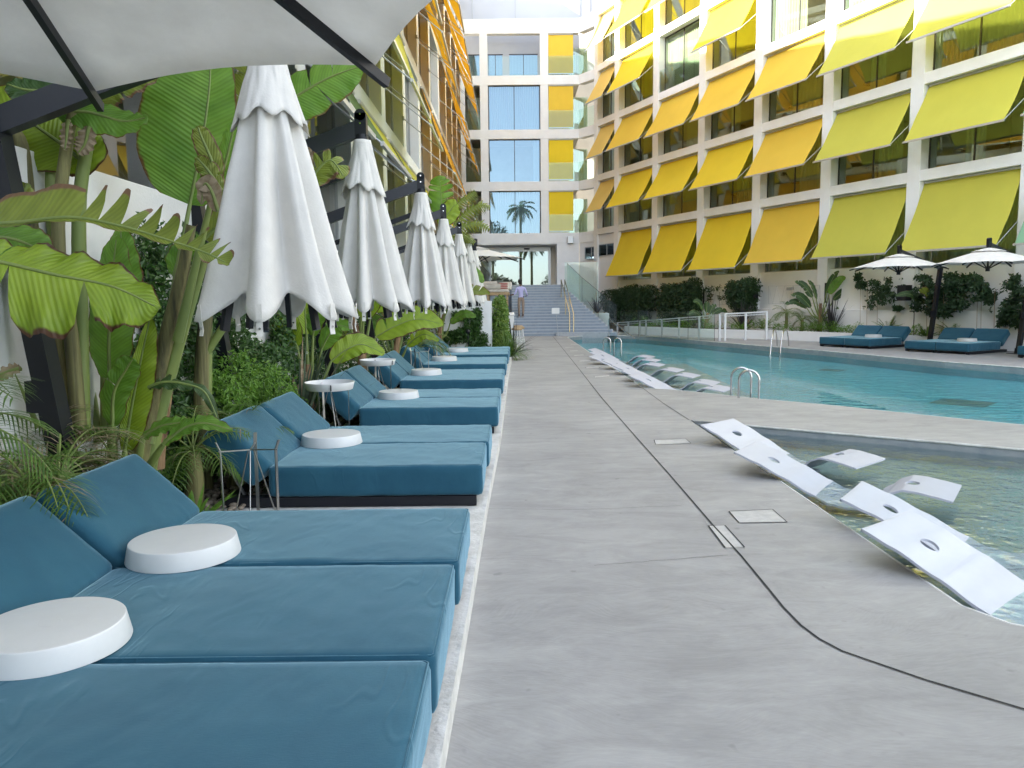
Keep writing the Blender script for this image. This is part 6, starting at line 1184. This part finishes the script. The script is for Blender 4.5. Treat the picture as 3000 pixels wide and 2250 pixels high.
# round trees added to block low sky light; two tall palms and open sea side behind the camera, which the windows mirror
for k_, (x_, y_, r_, z_, lb_) in enumerate([(-7, -11, 3.2, 3.4, 'unseen round green tree added behind the camera on the left to block low sky'), (-1.5, -13, 2.6, 2.6, 'unseen low round green tree added behind the camera in the middle to block low sky'), (7.5, -12, 3.0, 3.2, 'unseen round green tree added behind the camera on the right to block low sky'), (14, -9, 3.2, 3.6, 'unseen round green tree added behind the camera at the far right to block low sky')]):
    t_ = leaf_cloud('crown', None, None, [B((x_, y_, z_), (r_, 0, 0), (0, r_ * .8, 0), (0, 0, r_ * .85))], 3500, .45, 'ivy_leaf', 60 + k_, pw=2.5, rej=-.3); e_ = empty('offscreen_tree', (x_, y_, 0), 0, lb_, 'tree', 'trees behind the camera'); t_.parent = e_; t_.data.transform(Matrix.Translation((-x_, -y_, 0))); trunk_mb([(x_, y_, -.1), (x_ + .1, y_, 1), (x_, y_, z_)], (.18, .1)).build('trunk', M['trunk'], e_, (x_, y_, 0))
palm((3.0, -14, -.1), 9.6, 26, 2.6, .7, 'tall palm behind the camera, mirrored in the lobby doors', 91, 'tall palms mirrored in the glass', .15, (-.5, 1.2), 1.6, .05, 'tall_palm', rt=.22)
palm((1.45, -17, -.1), 14.8, 26, 2.8, .7, 'taller palm behind the camera, mirrored in the first floor window', 92, 'tall palms mirrored in the glass', .15, (-.5, 1.2), 1.6, .05, 'tall_palm', rt=.22)
e_ = empty('offscreen_tree', (-2.6, -18, 0), 0, 'tall feathery tree behind the camera beside the taller palm', 'tree', 'trees behind the camera')
t_ = leaf_cloud('crown', None, None, [B((-2.6, -18, 10.5), (2.4, 0, 0), (0, 2, 0), (0, 0, 2.6)), B((-4.0, -18, 8.5), (2, 0, 0), (0, 2, 0), (0, 0, 2))], 4500, .4, 'ivy_leaf', 71, pw=2, rej=-.05); t_.parent = e_; t_.data.transform(Matrix.Translation((2.6, 18, 0))); trunk_mb([(-2.6, -18, -.1), (-2.7, -18, 5), (-2.6, -18, 10.5)], (.3, .12)).build('trunk', M['trunk'], e_, (-2.6, -18, 0))
# ================================================================ PERSON
def person(loc):
    loc = Vector(loc); r = empty('person', loc, 0, 'person in a lilac shirt and khaki trousers standing on the stairs, one arm reaching left', 'person')
    V_ = []; E_ = []; R_ = {}
    def node(n, p, r_): V_.append(p); R_[len(V_) - 1] = r_; return len(V_) - 1
    def chain(st, pts):
        pv = st
        for p, r_ in pts: i = node('', p, r_); E_.append((pv, i)); pv = i
        return pv
    # view from behind, body turned slightly to the left; x to the right, y away
    pel = node('pelvis', (0, 0, .93), (.135, .10)); ch = chain(pel, [((0, 0, 1.08), (.125, .095)), ((-.01, .01, 1.25), (.15, .105)), ((-.015, .01, 1.38), (.16, .10))]); nk = chain(ch, [((-.02, .02, 1.48), (.055, .055)), ((-.03, .045, 1.55), (.05, .05))])
    hd = chain(nk, [((-.04, .06, 1.60), (.075, .085)), ((-.045, .065, 1.67), (.085, .095)), ((-.045, .06, 1.73), (.06, .07))])
    for s in (-1, 1): chain(pel, [((.085 * s, 0, .84), (.088, .095)), ((.10 * s, -.005, .50), (.060, .062)), ((.095 * s, .02, .30), (.056, .055)), ((.09 * s, .03, .10), (.038, .04)), ((.09 * s - .01, .01, .045), (.042, .035)), ((.09 * s - .05, .13, .025), (.038, .025)), ((.09 * s - .06, .17, .022), (.025, .018))])
    aL = chain(ch, [((-.19, .01, 1.39), (.058, .058)), ((-.27, .03, 1.14), (.044, .044)), ((-.38, .10, 1.08), (.036, .036)), ((-.50, .16, 1.06), (.026, .024)), ((-.545, .18, 1.055), (.030, .016)), ((-.575, .19, 1.05), (.032, .014))])
    aR = chain(ch, [((.17, .01, 1.39), (.058, .058)), ((.26, -.02, 1.15), (.044, .044)), ((.29, .10, 1.03), (.034, .034)), ((.25, .24, 1.02), (.025, .024)), ((.24, .29, 1.02), (.030, .016)), ((.235, .32, 1.02), (.032, .014))])
    for base, d in ((aL, Vector((-1, .35, -.1))), (aR, Vector((-.15, 1, -.1)))):
        d.normalize(); s = d.cross(Vector((0, 0, 1))).normalized(); b0 = Vector(V_[base])
        for k, l in enumerate((.068, .076, .072, .056)):
            o = b0 + s * (k - 1.5) * .018; chain(base, [(o + d * l * .4, (.0085, .0085)), (o + d * l * .75 + Vector((0, 0, -.012)), (.008, .008)), (o + d * l * .9 + Vector((0, 0, -.03)), (.0065, .0065))])
        chain(base, [(b0 - d * .03 + s * .035 + Vector((0, 0, -.01)), (.010, .010)), (b0 + d * .01 + s * .055 + Vector((0, 0, -.02)), (.008, .008))])
    me = bpy.data.meshes.new('body'); me.from_pydata([tuple(v) for v in V_], E_, []); o = bpy.data.objects.new('body', me); col.objects.link(o)
    sk = o.modifiers.new('skin', 'SKIN'); sk.branch_smoothing = .6; sk.use_smooth_shade = True
    for i, v in enumerate(me.skin_vertices[0].data): v.radius = R_[i]; v.use_root = (i == 0)
    sb_ = o.modifiers.new('sub', 'SUBSURF'); sb_.levels = sb_.render_levels = 2
    dg = bpy.context.evaluated_depsgraph_get(); ev = o.evaluated_get(dg); me2 = bpy.data.meshes.new_from_object(ev); bpy.data.objects.remove(o)
    me2.materials.clear(); [me2.materials.append(M[k]) for k in ('skin', 'shirt', 'trouser', 'shoe', 'hair')]
    for p in me2.polygons:
        c = p.center; k = 0
        if c.z < .055 or (c.z < .075 and c.y > .05 and abs(c.x) < .3): k = 3
        elif .16 < c.z < .96 and abs(c.x) < .21: k = 2
        elif c.z < .16: k = 0
        elif c.z < 1.475 and c.x > -.345 and c.z > .93 and not (c.x > .2 and c.y > .12): k = 1
        elif c.z > 1.66 or (c.z > 1.56 and c.y < .045): k = 4
        p.material_index = k; p.use_smooth = True
    b = bpy.data.objects.new('body', me2); col.objects.link(b); b.parent = r
    m = MB(); q = Vector((-.045, .06, 1.68)); m.v = []
    hb = rbox(.19, .215, .17, .075, 10, 10, 8, .006, 2); hb.v = [p + Vector((-.045, .045, 1.635)) for p in hb.v if True]; hb.v = [Vector((p.x, p.y - max(0, (p.y - .06)) * .45, p.z)) for p in hb.v]; hb.build('hair', M['hair'], r)
    fm = MB(); 
    for s in (-1, 1): fm.lathe([(0, -.02), (.012, -.015), (.016, 0), (.012, .018), (0, .024)], (-.045 + s * .086, .06, 1.645), 8)
    fm.lathe([(0, -.012), (.012, -.006), (.010, .012), (.003, .03)], (-.045, .158, 1.64), 8); fm.build('ears', M['skin'], r)
    m = MB(); m.beam((.105, -.105, .98), (.14, -.095, .98), .03, .06); m.build('belt_pouch', M['black'], r)
    m = MB(); m.lathe([(.118, .95), (.120, .955), (.120, .975), (.118, .98)], n=20); 
    return r
pz = 5 * RISE + RISE
person((D(1527, 930, 36.55).x, 36.52, pz))
